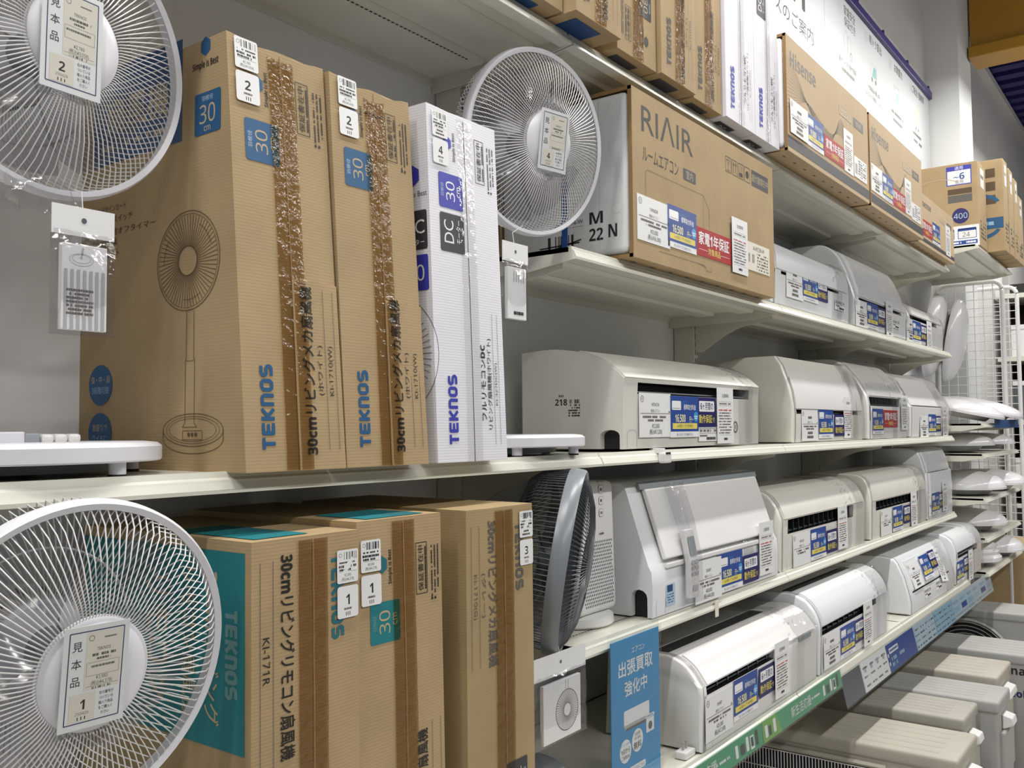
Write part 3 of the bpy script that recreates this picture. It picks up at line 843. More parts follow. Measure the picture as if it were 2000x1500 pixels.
# top tier cartons, bottoms overhanging the rail
def bottom_patch(mm, frame=True):
    def f(r, x0, yf, z0, h, lean, depth):
        P = Print(); P.rect(.030, .02, .125, .16, mm); 
        for o in P.build('base_print', r, (x0, yf, z0 - .0006), (1, 0, 0), (0, 1, 0)):
            for v in o.data.vertices: v.co.z = -.0008
    return f
zt = ZT + .003
fan_box('fan_carton', 'brown carton with blue base print at the end of the top tier', 1.300, 1.478, .972, .38, zt, .58, 0, CARD, face_w(), group='fan cartons on the top tier', side=bottom_patch(BLUED))
fan_box('fan_carton', 'brown carton standing proud of the rail on the top tier', 1.486, 1.660, .945, .38, zt, .58, 0, CARD, face_w(CHARC), group='fan cartons on the top tier', side=bottom_patch(BLUED), tp=(.40, .64))
fan_box('fan_carton', 'upside-down brown carton with charcoal square on the top tier', 1.690, 1.866, .972, .38, zt, .58, 0, CARD, fan_face(.176, .58, CHARC, CHARC, '30cmリビングメカ扇風機', '', 'KI-1710'), flip=True, group='fan cartons on the top tier', side=bottom_patch(CHARC), tp=(.36, .62))
fan_box('fan_carton', 'brown carton on the top tier beside the upside-down one', 1.8735, 2.053, .962, .38, zt, .58, 0, CARD, face_w(CHARC), group='fan cartons on the top tier', side=bottom_patch(CHARC))
fan_box('fan_carton', 'brown carton on the top tier touching the white cartons', 2.066, 2.232, .974, .38, zt, .58, 0, CARD, face_w(CHARC), group='fan cartons on the top tier', side=bottom_patch(CHARC))
def wbot(r, x0, yf, z0, h, lean, depth):
    P = Print(); P.rect(.028, .030, .125, .075, CHARC); P.rect(.050, .080, .150, .120, INDIGO); P.text('DC', .076, .052, .02, CWH); P.text('30', .1, .1, .02, CWH)
    for o in P.build('base_print', r, (x0, yf, z0 - .0008), (1, 0, 0), (0, 1, 0)):
        for v in o.data.vertices: v.co.z = -.0008 - (v.co.z + .0008)
for a, c, q in ((2.243, 2.438, 'touching the brown cartons'), (2.4405, 2.622, 'touching the foam packed air conditioner carton')):
    fan_box('fan_carton', 'tall white carton on the top tier %s' % q, a, c, .966, .38, zt, .60, 0, BOXW, fan_face(.19, .60, INDIGO, CHARC, '', '', 'KI-327DC(W)', dc=True, two=('フルリモコンDC', 'リビング扇風機(ホワイト)')), flip=False, tape=CTAPE, tp=(.4, .62), group='white fan cartons on the top tier', side=wbot)

# ------------------------------------------------------------------ air conditioner cartons
def sleeve(name, label, x0, x1, yf, yb, z0, z1, m, foam_m, P, open_left=True, group=None, foam_in=.004):
    r = empty(name, ((x0 + x1) / 2, yf, z0), label, 'carton', group)
    t = .005; b = MB()
    b.box(x0, yf, z0, x1, yf + t, z1); b.box(x0, yf + t, z0, x1, yb - t, z0 + t); b.box(x0, yf + t, z1 - t, x1, yb - t, z1); b.box(x0, yb - t, z0, x1, yb, z1); b.box(x1 - t, yf + t, z0 + t, x1, yb - t, z1 - t)
    b.build('sleeve', m, r)
    b = MB(); b.box(x0 - foam_in, yf + .010, z0 + .010, x1 - .02, yb - .010, z1 - .010); b.build('foam_block', foam_m, r, smooth=50, bevel=.016, seg=3)
    e = MB(); e.box(x0 - .0006, yf - .0006, z0, x0 + .001, yf + .009, z1); e.box(x0 - .0006, yf, z0 - .0004, x0 + .001, yb, z0 + .008); e.box(x0 - .0006, yf, z1 - .008, x0 + .001, yb, z1 + .0004)
    e.build('cut_edge', CARDIN, r)
    P.build('face_print', r, (x0, yf, z0), (1, 0, 0), (0, 0, 1))
    b = MB(); n = int((x1 - x0) / .09)
    for i in range(n): b.box(x0 + .05 + i * .09, yf + .03, z0 - .0006, x0 + .068 + i * .09, yf + .036, z0 + .001)
    tag(b.build('base_staple', INKG, r), kind='stuff')
    return r
P = Print()
P.fit('RIΛIR', .045, .290, .305, .352, INK, -.006); P.fit('ルームエアコン', .048, .224, .225, .256, INK); P.rrect(.250, .224, .318, .252, .003, CHARC); P.text('室内', .284, .238, .016, KRAFT, 0, .9)
for i in range(4):
    P.frame(.500 + i * .042, .300, .535 + i * .042, .340, .0016, INK)
P.path([(.507, .333), (.517, .320), (.528, .333), (.507, .333)], .0014, INK); P.line(.517, .320, .517, .305, .0014, INK); P.line(.508, .305, .527, .305, .0014, INK)
for dx in (.552, .566): P.line(dx, .304, dx, .330, .0022, INK); P.path([(dx - .005, .326), (dx, .335), (dx + .005, .326)], .0016, INK)
P.rect(.590, .305, .612, .315, INK); P.line(.595, .315, .595, .333, .0014, INK); P.line(.607, .315, .607, .333, .0014, INK); P.disc(.644, .320, .011, INK, 8)
P.rrect(.674, .298, .795, .342, .003, CHARC); P.text('据付書類在中', .735, .320, .017, KRAFT, 0, .85)
P.path([(.060, .045), (.060, .198), (.068, .206), (.360, .206), (.392, .175), (.392, .060)], .0010, INKG); P.line(.360, .206, .360, .06, .0008, INKG); P.path([(.12, .03), (.36, .03), (.37, .018), (.40, .018), (.40, .03)], .0010, INKG); P.line(.33, .030, .37, .026, .001, INKG)
ria = sleeve('air_conditioner_carton', 'wide kraft carton with foam end and room air conditioner lettering', 1.752, 2.585, .975, 1.34, ZA + .002, 2.352, CARD, FOAM, P)
cards(ria, [('w:YAMADA:¥33,000:(税込¥36,300)', 1.770, 2.116), ('b:16,500', 1.914, 2.121), ('r', 2.064, 2.094), ('s', 2.276, 2.156, .972), ('lab', 2.380, 2.108)], .975)
b = MB(); b.shell([(.9745, 2.005), (.9745, 2.14)], 2.268, 2.300, .0006, nx=3, jit=.0008); b.build('clear_tape', CTAPE, ria)
# marks on its foam end: hand lettering, barcode, strap
P = Print(); U = lambda y: 1.34 - y; Zz = lambda z: z - ZA
P.fit('M', U(1.083), Zz(2.056), U(1.048), Zz(2.083), INK, .012); P.fit('22', U(1.084), Zz(2.018), U(1.048), Zz(2.046), INK, .02); P.fit('N', U(1.034), Zz(2.021), U(1.012), Zz(2.050), INK, .012)
P.line(U(1.056), .03, U(1.056), .37, .0006, LAMPF); P.line(U(1.125), .03, U(1.125), .37, .0006, LAMPF); P.line(U(1.10), Zz(2.056), U(1.16), Zz(2.056), .0006, INKG); P.fit('A-W22N-W', U(1.175), Zz(2.062), U(1.10), Zz(2.072), INKG)
P.bars(U(1.20), Zz(2.000), U(1.12), Zz(2.040), INK, 20); P.line(U(1.215), Zz(2.004), U(1.105), Zz(2.026), .003, INK); P.line(U(1.22), Zz(2.016), U(1.11), Zz(2.020), .003, INK)
P.disc(U(1.012), Zz(2.083), .011, PAPER, 20)
P.build('hand_lettering', ria, (1.7478, 1.34, ZA), (0, -1, 0), (0, 0, 1))
b = MB(); b.box(1.7465, 1.142, ZA + .011, 1.748, 1.157, 2.341); b.build('strap', STRAP, ria)

def smooth_line(line, n=4):
    out = [line[0]]
    for i in range(len(line) - 1):
        p0 = line[max(i - 1, 0)]; p1 = line[i]; p2 = line[i + 1]; p3 = line[min(i + 2, len(line) - 1)]
        for k in range(1, n + 1):
            t = k / n
            f = lambda a, b, c, d: .5 * ((2 * b) + (-a + c) * t + (2 * a - 5 * b + 4 * c - d) * t * t + (-a + 3 * b - 3 * c + d) * t ** 3)
            out.append((f(p0[0], p1[0], p2[0], p3[0]), f(p0[1], p1[1], p2[1], p3[1])))
    return out

def waves(P, x, z, s, W):
    for k in range(14):
        t = k / 13
        pts = [(0, .13 + .16 * t), (.07, .150 + .115 * t), (.15, .185 + .022 * t), (.21, .188 - .02 * t), (.30, .165 - .05 * t), (.40, .150 - .03 * t + .0), (.46, .165 + .01 * t), (.51, .172 + .055 * t), (.56, .155 + .05 * t), (.60, .135 + .01 * t)]
        P.path(smooth_line([(a, b * s) for a, b in pts], 4), .0009, INKG)
def hisense(label, x0, x1, yf, z0, z1, spec, full=True):
    P = Print(); W = x1 - x0; H = z1 - z0
    s = H / .352
    P.fit('Hisense', .035, .262 * s, .265, .312 * s, INKG, .012)
    if full: waves(P, .0, .165 * s, s, W * .62)
    P.rect(.0, .014, W, .048 * s, CHARC) if True else None
    P.rrect(W * .60, .245 * s, W * .76, .275 * s, .002, KRAFT); P.frame(W * .60, .245 * s, W * .76, .275 * s, .001, INKG); P.text('ルームエアコン', W * .68, .26 * s, .014 * s, INKG, 0, .8); P.rrect(W * .79, .243 * s, W * .93, .277 * s, .002, INKG); P.text('室内機', W * .86, .26 * s, .015 * s, KRAFT)
    r = sleeve('air_conditioner_carton', label, x0, x1, yf, yf + .36, z0, z1, CARDPALE, FOAMC, P, group='pale cartons with wave line print', foam_in=.006)
    cards(r, spec, yf)
    return r
hisense('pale carton with wave print and white foam end, first of three on the top tier', 2.634, 3.470, .945, zt, 2.766, [('w:::', 2.652, 2.574, .942), ('b:19,800', 2.808, 2.573), ('r', 2.968, 2.548), ('s', 3.176, 2.622), ('hlab', 3.290, 2.553)])
hisense('pale carton with wave print, second of three on the top tier', 3.490, 4.292, .945, zt, 2.762, [('w:::', 3.500, 2.575), ('b:19,800', 3.650, 2.572), ('r', 3.786, 2.545), ('s', 3.990, 2.626), ('hlab', 4.098, 2.545)])
hisense('low pale carton at the lamp end of the top tier', 4.305, 5.055, .970, zt, 2.648, [('r', 4.372, 2.530), ('b:16,500', 4.586, 2.549), ('s', 4.866, 2.583)], full=False)

# ------------------------------------------------------------------ signboard on the wall
r = empty('sign_board', (4.7, 1.40, 2.75), 'long white guide sign with blue top rail on the wall', 'sign')
for i, (a, c) in enumerate(((2.70, 4.437), (4.440, 6.60))): B('sign_panel', a, 1.396, 2.75, c, 1.412, 3.80, SIGNW, r)
b = MB(); b.box(2.70, 1.375, 3.80, 6.62, 1.416, 3.85)
b.build('top_rail', NAVYR, r, bevel=.006)
for x in (4.95, 5.45, 6.0, 6.55):
    B('rail_clip', x, 1.380, 3.85, x + .02, 1.40, 3.875, NAVYR, r)
P = Print(); X = lambda x: x - 2.70; Z = lambda z: z - 2.75
P.fit('役所', X(3.50), Z(3.505), X(4.20), Z(3.79), INK, .02)
P.fit('サービスのご案内', X(3.45), Z(3.385), X(4.265), Z(3.460), INK)
def item(n, xc, lines, kind):
    P.arc(X(xc - .13), Z(3.735), .025, .03, .004, LAMPF, n=24); P.text(n, X(xc - .13), Z(3.735), .03, LAMPF)
    for i, t in enumerate(lines): P.text(t, X(xc + .05), Z(3.745 - i * .058), .040, INK, .003, .9)
    z = Z(3.575); x = X(xc)
    if kind == 1:
        P.arc(x - .02, z + .01, .035, .055, .005, LAMPF); P.arc(x + .03, z, .03, .05, .005, LAMPF); P.arc(x + .06, z - .05, .014, .02, .004, INKG)
    if kind == 2:
        P.frame(x - .06, z - .04, x + .06, z + .04, .004, LAMPF); P.poly([(x - .03, z - .03), (x + .05, z - .03), (x + .05, z + .03), (x - .0, z + .03)], TEALL); P.disc(x - .035, z - .05, .014, INKG, 14); P.disc(x + .035, z - .05, .014, INKG, 14)
    if kind == 3:
        P.frame(x - .05, z - .06, x + .05, z + .06, .005, LAMPF); P.rect(x - .02, z - .04, x + .04, z + .02, LBLUE)
    if kind == 4:
        P.rect(x - .05, z - .05, x + .05, z + .06, CYEL2); P.disc(x - .03, z - .07, .012, INKG, 12); P.disc(x + .03, z - .07, .012, INKG, 12)
    small = {1: ('最大12ヶ月の動作保証',), 2: ('大型商品の購入時、', 'トラックを無料レンタル')}.get(kind, ())
    for i in range(2):
        if i < len(small): P.text(small[i], X(xc), Z(3.462 - i * .045), .022, INKG, 0, .95)
        else: P.greek(X(xc - .13 + .03 * i), X(xc + .14 - .03 * i), Z(3.462 - i * .045), .018, INKG, .8)
item('1', 4.80, ('家電安全', '保証付き'), 1); item('2', 5.28, ('軽トラ貸出',), 2); item('3', 5.77, ('お取置き',), 3); item('4', 6.26, ('ご配送1個無料',), 4)
P.build('lettering', r, (2.70, 1.396, 2.75), (1, 0, 0), (0, 0, 1))

# ------------------------------------------------------------------ air conditioners
def interp(line, z):
    for i in range(len(line) - 1):
        (y0, z0), (y1, z1) = line[i], line[i + 1]
        if z0 <= z <= z1 and z1 > z0:
            t = (z - z0) / (z1 - z0); return i, (y0 + (y1 - y0) * t, z)
    return len(line) - 2, line[-1]
def sub(line, za, zb):
    i, a = interp(line, za); j, c = interp(line, zb)
    return [a] + [p for p in line[i + 1:j + 1]] + [c]
def air_con(label, x0, x1, line, yb, m, slot=None, panel=None, notch=None, cover=True, film=None, fins=0, flap=True, group='wall air conditioners', tape=None, gap=.035, curve=None, panel_m=None):
    """line: (y,z) up the front and over the top to the back. slot=(za,zb,xa,xb,depth). panel=(za,zb) raised front panel."""
    z0 = line[0][1]
    L = line if curve is None else line[:curve] + smooth_line(line[curve:], 4)
    r = empty('air_conditioner', ((x0 + x1) / 2, line[0][0], z0), label, 'air conditioner', group)
    poly = L + [(yb, z0)]
    b = MB()
    e = .018
    # end plate with pipe notch
    if notch:
        na, nb, nh = notch   # y range of the opening and its height
        ring = list(L) + [(yb, z0), (nb, z0)]
        for i in range(7):
            a = PI * i / 6
            ring.append(((na + nb) / 2 + (nb - na) / 2 * math.cos(a) ** 1 * (1 if abs(math.cos(a)) < .99 else 1), z0 + nh * (.72 + .28 * math.sin(a))))
        ring += [(na, z0)]
        b.prism(ring, x0, x0 + e, m)
    else:
        b.prism(poly, x0, x0 + e + .02, m, ch=.008)
    if slot:
        za, zb, xa, xb, d = slot
        i, a = interp(L, za); j, c = interp(L, zb)
        mid = L[:i + 1] + [a, (a[0] + d, a[1] + .003), (max(a[0], c[0]) + d, c[1]), c] + L[j + 1:] + [(yb, z0)]
        mats = [None] * len(mid); k = i + 1
        for q in (0, 1, 2): mats[k + q] = DARK
        b.prism(poly, x0 + e, xa, m, cap0=BLK if notch else None)
        b.prism(mid, xa, xb, m, mats=mats)
        b.prism(poly, xb, x1, m, ch=0.0)
    else:
        b.prism(poly, x0 + e, x1, m, cap0=BLK if notch else None)
    b.build('body', m, r, smooth=35)
    if panel:
        za, zb = panel
        s_ = sub(L, za, zb)
        b = MB(); b.shell(s_, x0 + gap, x1 - gap * .6, .004); b.build('front_panel', panel_m or m, r, smooth=35)
    if slot and flap:
        za, zb, xa, xb, d = slot
        y = interp(L, za)[1][0]
        b = MB(); b.box(xa + .004, y + .012, za + .004, xb - .004, y + .040, za + .007); b.build('louver_flap', GREYL if not fins else DKGREY, r)
    for i in range(fins):
        za, zb, xa, xb, d = slot
        y = interp(L, (za + zb) / 2)[1][0]; x = xa + (xb - xa) * (i + .5) / fins
        b = MB(); b.add([(x, y + .008, za + .003), (x + .022, y + .034, za + .003), (x + .022, y + .034, zb - .003), (x, y + .008, zb - .003), (x + .002, y + .008, za + .003), (x + .024, y + .034, za + .003), (x + .024, y + .034, zb - .003), (x + .002, y + .008, zb - .003)],
                        [(0, 3, 2, 1), (4, 5, 6, 7), (0, 1, 5, 4), (1, 2, 6, 5), (2, 3, 7, 6), (3, 0, 4, 7)]); b.build('louver_fin', DKGREY if fins > 8 else GREYL, r)
    if cover:
        # knock-out pipe cover outline on the front corner
        y = line[0][0] - .0006; q = MB()
        pts = [(x0 + .022 if not isinstance(cover, tuple) else cover[0], z0 + .004)]
        xa, xb, hh = (x0 + .018, x0 + .062, .042)
        P = Print(); P.path([(xa - x0, .003), (xa - x0, hh * .75), (xa - x0 + .006, hh), (xb - x0 - .006, hh), (xb - x0, hh * .75), (xb - x0, .003)], .0012, LAMPF)
        P.build('pipe_cover_outline', r, (x0, y, z0), (1, 0, 0), (0, 0, 1))
    if film:
        xa, xb, off = film[:3]
        ln = offset(L, off); ln = [(line[0][0] - off, z0 + .002)] + ln[1:]
        b = MB(); b.sheet(ln, xa, xb, nx=10, jit=.0022)
        # closing gusset at the far end
        n = len(ln); 
        b.build('clear_wrap', FILM, r, smooth=50)
    if tape:
        xa, xb = tape
        ln = offset(L, .0035)
        b = MB(); b.sheet(ln, xa, xb, nx=6, jit=.0016); b.build('clear_tape', CTAPE, r, smooth=50)
    return r

def arch(yf, z0, pts, yb): return [(yf, z0)] + pts
# --- middle tier
L = [(1.020, 1.553), (1.019, 1.640), (1.018, 1.676), (1.016, 1.7030), (1.0155, 1.7104), (1.048, 1.7385), (1.0839, 1.7581), (1.14, 1.7755), (1.2106, 1.7839), (1.2928, 1.7788)]
a = air_con('large cream air conditioner with arched top and pipe opening, beside the white fan base', 1.774, 2.548, L, 1.293, PLC, slot=(1.677, 1.7025, 1.838, 2.478, .06), panel=(1.7106, 1.774), notch=(1.028, 1.078, .043), film=(2.44, 2.552, .006), tape=(2.40, 2.50), curve=4, gap=.004)
cards(a, [('w:HITACHI:¥52,000:(税込¥57,200)', 1.841, 1.680, 1.0165), ('b:16,500', 1.992, 1.6765, 1.0155), ('n', 2.142, 1.676, 1.0165), ('pix', 2.150, 1.6005, 1.0175), ('s', 2.254, 1.705, 1.0135)], 1.017)
P = Print(); P.text('218', .0, .020, .0145, INK, .012); P.bars(.024, .017, .052, .026, INK, 18)
for i in range(5): P.greek(.020, .052, .013 - i * .006, .0035, INK, .8)
for i in range(3): P.rectraw(-.006 + i * .005, .032, -.0035 + i * .005, .037, INK)
P.build('inventory_sticker', a, (1.7738, 1.182, 1.640), (0, -1, 0), (0, 0, 1))
P = Print(); P.arc(0, 0, .013, .014, .004, INKG, n=24); P.text('R', 0, 0, .012, INKG); P.build('seal_sticker', a, (2.385, 1.0185, 1.600), (1, 0, 0), (0, 0, 1))
L = [(1.030, 1.5495), (1.027, 1.600), (1.0265, 1.640), (1.028, 1.668), (1.036, 1.715), (1.048, 1.7525), (1.062, 1.795), (1.083, 1.826), (1.19, 1.826), (1.27, 1.812), (1.31, 1.80)]
a = air_con('cream air conditioner with sloping flat front and a white front panel', 2.850, 3.600, L, 1.31, PLC2, slot=(1.641, 1.654, 2.885, 3.535, .04), panel=(1.657, 1.757), film=(3.45, 3.606, .008), tape=(3.44, 3.53), gap=.03, panel_m=PLWA)
cards(a, [('w:::', 2.926, 1.655), ('b:16,500', 3.088, 1.660), ('n', 3.256, 1.641), ('s', 3.366, 1.705, 1.027)], 1.0255)
L = [(1.030, 1.5495), (1.028, 1.62), (1.028, 1.678), (1.034, 1.7155), (1.06, 1.765), (1.095, 1.812), (1.13, 1.848), (1.175, 1.866), (1.27, 1.866)]
a = air_con('white wrapped air conditioner with a red card, between two cream units', 3.680, 4.250, L, 1.278, PLWA, slot=(1.679, 1.714, 3.712, 4.165, .06), panel=(1.718, 1.85), film=(3.682, 4.256, .014), tape=(4.02, 4.10), curve=3, fins=10)
cards(a, [('b:16,500', 3.727, 1.668), ('r', 3.886, 1.664), ('s', 4.145, 1.73, 1.022)], 1.0265)
L = [(1.030, 1.5495), (1.026, 1.62), (1.025, 1.684), (1.032, 1.690), (1.062, 1.752), (1.098, 1.818), (1.15, 1.842), (1.29, 1.842)]
a = air_con('white air conditioner with tilted square panel at the lamp end of the middle tier', 4.315, 5.095, L, 1.305, PLWA, slot=(1.686, 1.6895, 4.36, 4.95, .02), panel=(1.691, 1.80), film=(4.85, 5.10, .01), gap=.03, flap=False)
cards(a, [('w:::', 4.480, 1.646), ('b:16,500', 4.640, 1.653), ('n', 4.790, 1.646), ('s', 4.935, 1.692, 1.024)], 1.0245)
# --- second tier from the top
L = [(1.032, 1.980), (1.029, 2.03), (1.028, 2.074), (1.028, 2.084), (1.030, 2.125), (1.036, 2.152), (1.052, 2.170), (1.09, 2.178), (1.27, 2.178)]
a = air_con('glossy white air conditioner half hidden by the wide kraft carton', 2.700, 3.465, L, 1.285, PLWC, slot=(2.0745, 2.084, 2.78, 3.35, .04), panel=(2.087, 2.168), film=(3.30, 3.47, .01), tape=(3.27, 3.38), curve=4)
cards(a, [('w:::', 2.820, 2.110), ('b:16,500', 2.966, 2.114), ('n', 3.112, 2.104), ('pix', 3.300, 2.052)], 1.027)
L = [(1.030, 1.980), (1.028, 2.04), (1.028, 2.076), (1.031, 2.092), (1.044, 2.14), (1.06, 2.19), (1.085, 2.245), (1.115, 2.280), (1.16, 2.300), (1.27, 2.300)]
a = air_con('tall white air conditioner under loose clear film, second tier from the top', 3.540, 4.308, L, 1.285, PLWC, slot=(2.0765, 2.091, 3.60, 4.22, .05), panel=(2.095, 2.27), film=(3.536, 4.315, .022), curve=3)
cards(a, [('w:::', 3.542, 2.080), ('b:16,500', 3.690, 2.084), ('n', 3.842, 2.078), ('s', 3.955, 2.118, 1.024), ('pix', 4.06, 2.05)], 1.0265)
L = [(1.030, 1.980), (1.028, 2.04), (1.028, 2.078), (1.032, 2.10), (1.05, 2.135), (1.085, 2.160), (1.14, 2.172), (1.27, 2.172)]
a = air_con('small white air conditioner at the lamp end, second tier from the top', 4.345, 5.02, L, 1.285, PLWA, slot=(2.079, 2.099, 4.37, 4.90, .05), panel=(2.102, 2.165), film=(4.75, 5.025, .008), curve=3)
cards(a, [('w:::', 4.26 + .03, 2.078), ('b:16,500', 4.40, 2.076), ('n', 4.555, 2.070), ('s', 4.66, 2.095, 1.024)], 1.0265)
# --- tier below eye height
L = [(1.0115, 1.1675), (1.010, 1.235), (1.0125, 1.2705), (1.020, 1.283), (1.050, 1.372), (1.0790, 1.462), (1.092, 1.470), (1.25, 1.470)]
a = air_con('white air conditioner with open tilted panel and remote control taped on, beside the purifier', 1.8816, 2.655, L, 1.262, PLWC, slot=None, panel=None, notch=(1.024, 1.066, .062), tape=(2.40, 2.47), cover=True)
# its lifted front panel
b = MB(); ln = [(1.018, 1.2905), (1.046, 1.374), (1.072, 1.452)]
b.shell(ln, 1.945, 2.622, .012); b.build('lifted_panel', PLWA, a, bevel=.005, seg=3)
b = MB(); b.shell([(1.0705, 1.452), (1.0765, 1.470)], 1.930, 2.640, .006); b.build('air_intake_strip', GREYP, a)
b = MB(); b.box(1.95, 1.006, 1.272, 2.62, 1.024, 1.284); b.build('panel_hinge_bar', PLWA, a, bevel=.003)
rc = MB(); rc.shell([(1.0015, 1.192), (1.0015, 1.275), (1.016, 1.352)], 2.030, 2.078, .014); rc.build('remote_control', PLWA, a, bevel=.003)
P = Print(); P.rrect(.006, .10, .042, .145, .003, GREYL)
for i in range(3):
    for j in range(2): P.rrect(.006 + j * .019, .080 - i * .014, .023 + j * .019, .090 - i * .014, .002, LAMPF)
P.rect(.010, .016, .038, .030, LAMPF)
for o in P.build('remote_face', a, (2.030, .9862, 1.192), (1, 0, 0), (0, 0, 1)):
    for v in o.data.vertices:
        z = v.co.z + 1.1675
        if z > 1.275: v.co.y += (z - 1.275) * .19
b = MB(); b.shell([(1.0, 1.182), (1.0, 1.28), (1.0175, 1.366), (1.05, 1.46)], 2.022, 2.088, .017, nx=4, jit=.002); b.build('remote_wrap', BAGF, a)
P = Print(); P.rrect(0, 0, .046, .05, .002, LBLUE2); P.rect(.006, .032, .034, .048, BLUED)
for i in range(4): P.greek(.005, .040, .026 - i * .006, .003, BLUE, .8)
P.build('feature_sticker', a, (1.946, 1.0100, 1.184), (1, 0, 0), (0, 0, 1))
P = Print()
for i in range(3): P.greek(.012, .16, .05 - i * .014, .005, INKG, .8)
P.path([(0, .06), (.175, .06), (.175, .008), (.03, .008), (.015, .0), (0, .06)], .0012, INKG)
P.build('panel_print', a, (2.44, 1.0412, 1.395), (1, 0, 0), (0, .33, 1))
cards(a, [('w:SHARP:¥40,000:(税込¥44,000)', 2.088, 1.268, 1.0050), ('b:16,500', 2.232, 1.272), ('n', 2.388, 1.250), ('s', 2.500, 1.330, 1.0045)], 1.0075)
L = [(1.022, 1.1655), (1.020, 1.225), (1.019, 1.272), (1.017, 1.317), (1.026, 1.345), (1.042, 1.374), (1.066, 1.396), (1.11, 1.408), (1.25, 1.408)]
a = air_con('cream air conditioner with a tall black outlet, tier below eye height', 2.694, 3.560, L, 1.265, PLC2, slot=(1.2735, 1.3165, 2.762, 3.425, .06), panel=(1.320, 1.402), film=(3.43, 3.566, .008), tape=(3.30, 3.40), curve=3, fins=14)
cards(a, [('w:HITACHI::', 2.800, 1.268), ('b:16,500', 2.958, 1.268), ('n', 3.118, 1.250), ('s', 3.232, 1.322, 1.0145)], 1.0175)
L = [(1.022, 1.1655), (1.020, 1.225), (1.019, 1.272), (1.018, 1.308), (1.022, 1.342), (1.035, 1.384), (1.055, 1.405), (1.10, 1.415), (1.25, 1.415)]
a = air_con('ivory air conditioner with a black outlet, next to the boxy wrapped unit', 3.640, 4.520, L, 1.265, PLC2, slot=(1.272, 1.3075, 3.715, 4.375, .06), panel=(1.312, 1.408), film=(4.36, 4.525, .008), tape=(4.30, 4.42), curve=3, fins=12)
cards(a, [('w:HITACHI::', 3.770, 1.268), ('b:16,500', 3.946, 1.268), ('n', 4.118, 1.262), ('s', 4.230, 1.312, 1.0145)], 1.0175)
L = [(1.022, 1.1655), (1.020, 1.25), (1.021, 1.33), (1.024, 1.378), (1.030, 1.382), (1.050, 1.455), (1.075, 1.485), (1.15, 1.495), (1.26, 1.490)]
a = air_con('boxy wrapped air conditioner at the lamp end, tier below eye height', 4.560, 5.085, L, 1.275, PLWC, slot=(1.3785, 1.3815, 4.60, 5.05, .015), panel=None, film=(4.556, 5.09, .018), flap=False, curve=4)
cards(a, [('w:::', 4.566, 1.282), ('b:16,500', 4.622, 1.284, 1.0155), ('n', 4.770, 1.278), ('s', 4.840, 1.332, 1.0145)], 1.0185)
# --- lowest tier
L = [(.945, .852), (.943, .925), (.941, .977), (.9425, .9985), (.950, 1.008), (.970, 1.034), (.993, 1.052), (1.022, 1.062), (1.05, 1.063), (1.19, 1.058)]
a = air_con('white air conditioner with open outlet fins above the green banner', 1.978, 2.772, L, 1.20, PLWA, slot=(.978, .998, 1.990, 2.43, .05), panel=(1.000, 1.0575), film=(2.60, 2.778, .006), tape=(2.56, 2.66), curve=3, fins=7)
cards(a, [('w:SHARP:¥25,000:(税込¥27,500)', 1.996, .972), ('b:16,500', 2.155, .978), ('n', 2.318, .972), ('s', 2.420, 1.018, .936)], .9405)
b = MB(); b.box(2.01, 1.038, 1.0560, 2.60, 1.076, 1.0645); b.build('top_intake', BLK, a)
b = MB(); b.box(2.62, .9395, .985, 2.72, .941, .9985); b.build('sensor_window', GREYL, a)
P = Print(); P.fit('Panasonic', 0, 0, .09, .015, INK, .01); P.build('lettering', a, (2.005, 1.092, 1.0635), (1, 0, 0), (0, 1, 0))
L = [(.945, .852), (.943, .925), (.941, .966), (.941, .992), (.946, 1.018), (.960, 1.046), (.985, 1.072), (1.02, 1.086), (1.05, 1.088), (1.19, 1.084)]
a = air_con('white air conditioner with black outlet, beside the open finned one', 2.790, 3.545, L, 1.20, PLWC, slot=(.967, .992, 2.815, 3.30, .05), panel=(.996, 1.084), film=(3.40, 3.55, .006), tape=(3.36, 3.44), curve=3, fins=9)
cards(a, [('w:::', 2.830, .962), ('b:16,500', 2.990, .960), ('n', 3.142, .956), ('s', 3.232, 1.000, .937)], .9405)
b = MB(); b.box(2.83, 1.036, 1.080, 3.42, 1.066, 1.0895); b.build('top_intake', BLK, a)
b = MB(); b.box(3.335, .9395, .975, 3.395, .941, .993); b.build('sensor_window', BLK, a)
L = [(.945, .852), (.943, .895), (.950, .930), (.968, 1.00), (.992, 1.052), (1.004, 1.066), (1.04, 1.074), (1.19, 1.074)]
a = air_con('white angular air conditioner with cards on its sloping front, lowest tier', 3.878, 4.690, L, 1.20, PLWC, slot=(.9285, .9335, 3.95, 4.62, .02), panel=None, film=(4.50, 4.696, .006), flap=False)
b = MB(); b.shell([(.9525, .939), (.968, .999), (.990, 1.048)], 3.965, 4.60, .004); b.build('front_panel', PLWC, a)
cards(a, [('w:::', 3.975, 1.036), ('b:16,500', 4.160, 1.046), ('n', 4.320, 1.050), ('s', 4.435, 1.052, .984, .34, -.10)], .978, .34)
put_card(a, 'pix', 4.12, .918, .946, .1); put_card(a, 'pix', 4.33, .922, .947, .1)
L = [(.945, .852), (.943, .925), (.941, .970), (.941, .998), (.948, 1.03), (.965, 1.060), (1.0, 1.082), (1.05, 1.088), (1.19, 1.084)]
a = air_con('wrapped white air conditioner at the lamp end of the lowest tier', 4.725, 5.35, L, 1.20, PLWC, slot=(.971, .998, 4.77, 5.24, .05), panel=(1.002, 1.08), film=(5.15, 5.356, .012), tape=(5.10, 5.18), curve=3)
cards(a, [('b:16,500', 4.735, .958), ('n', 4.895, .960), ('s', 4.985, .985, .936)], .9405)

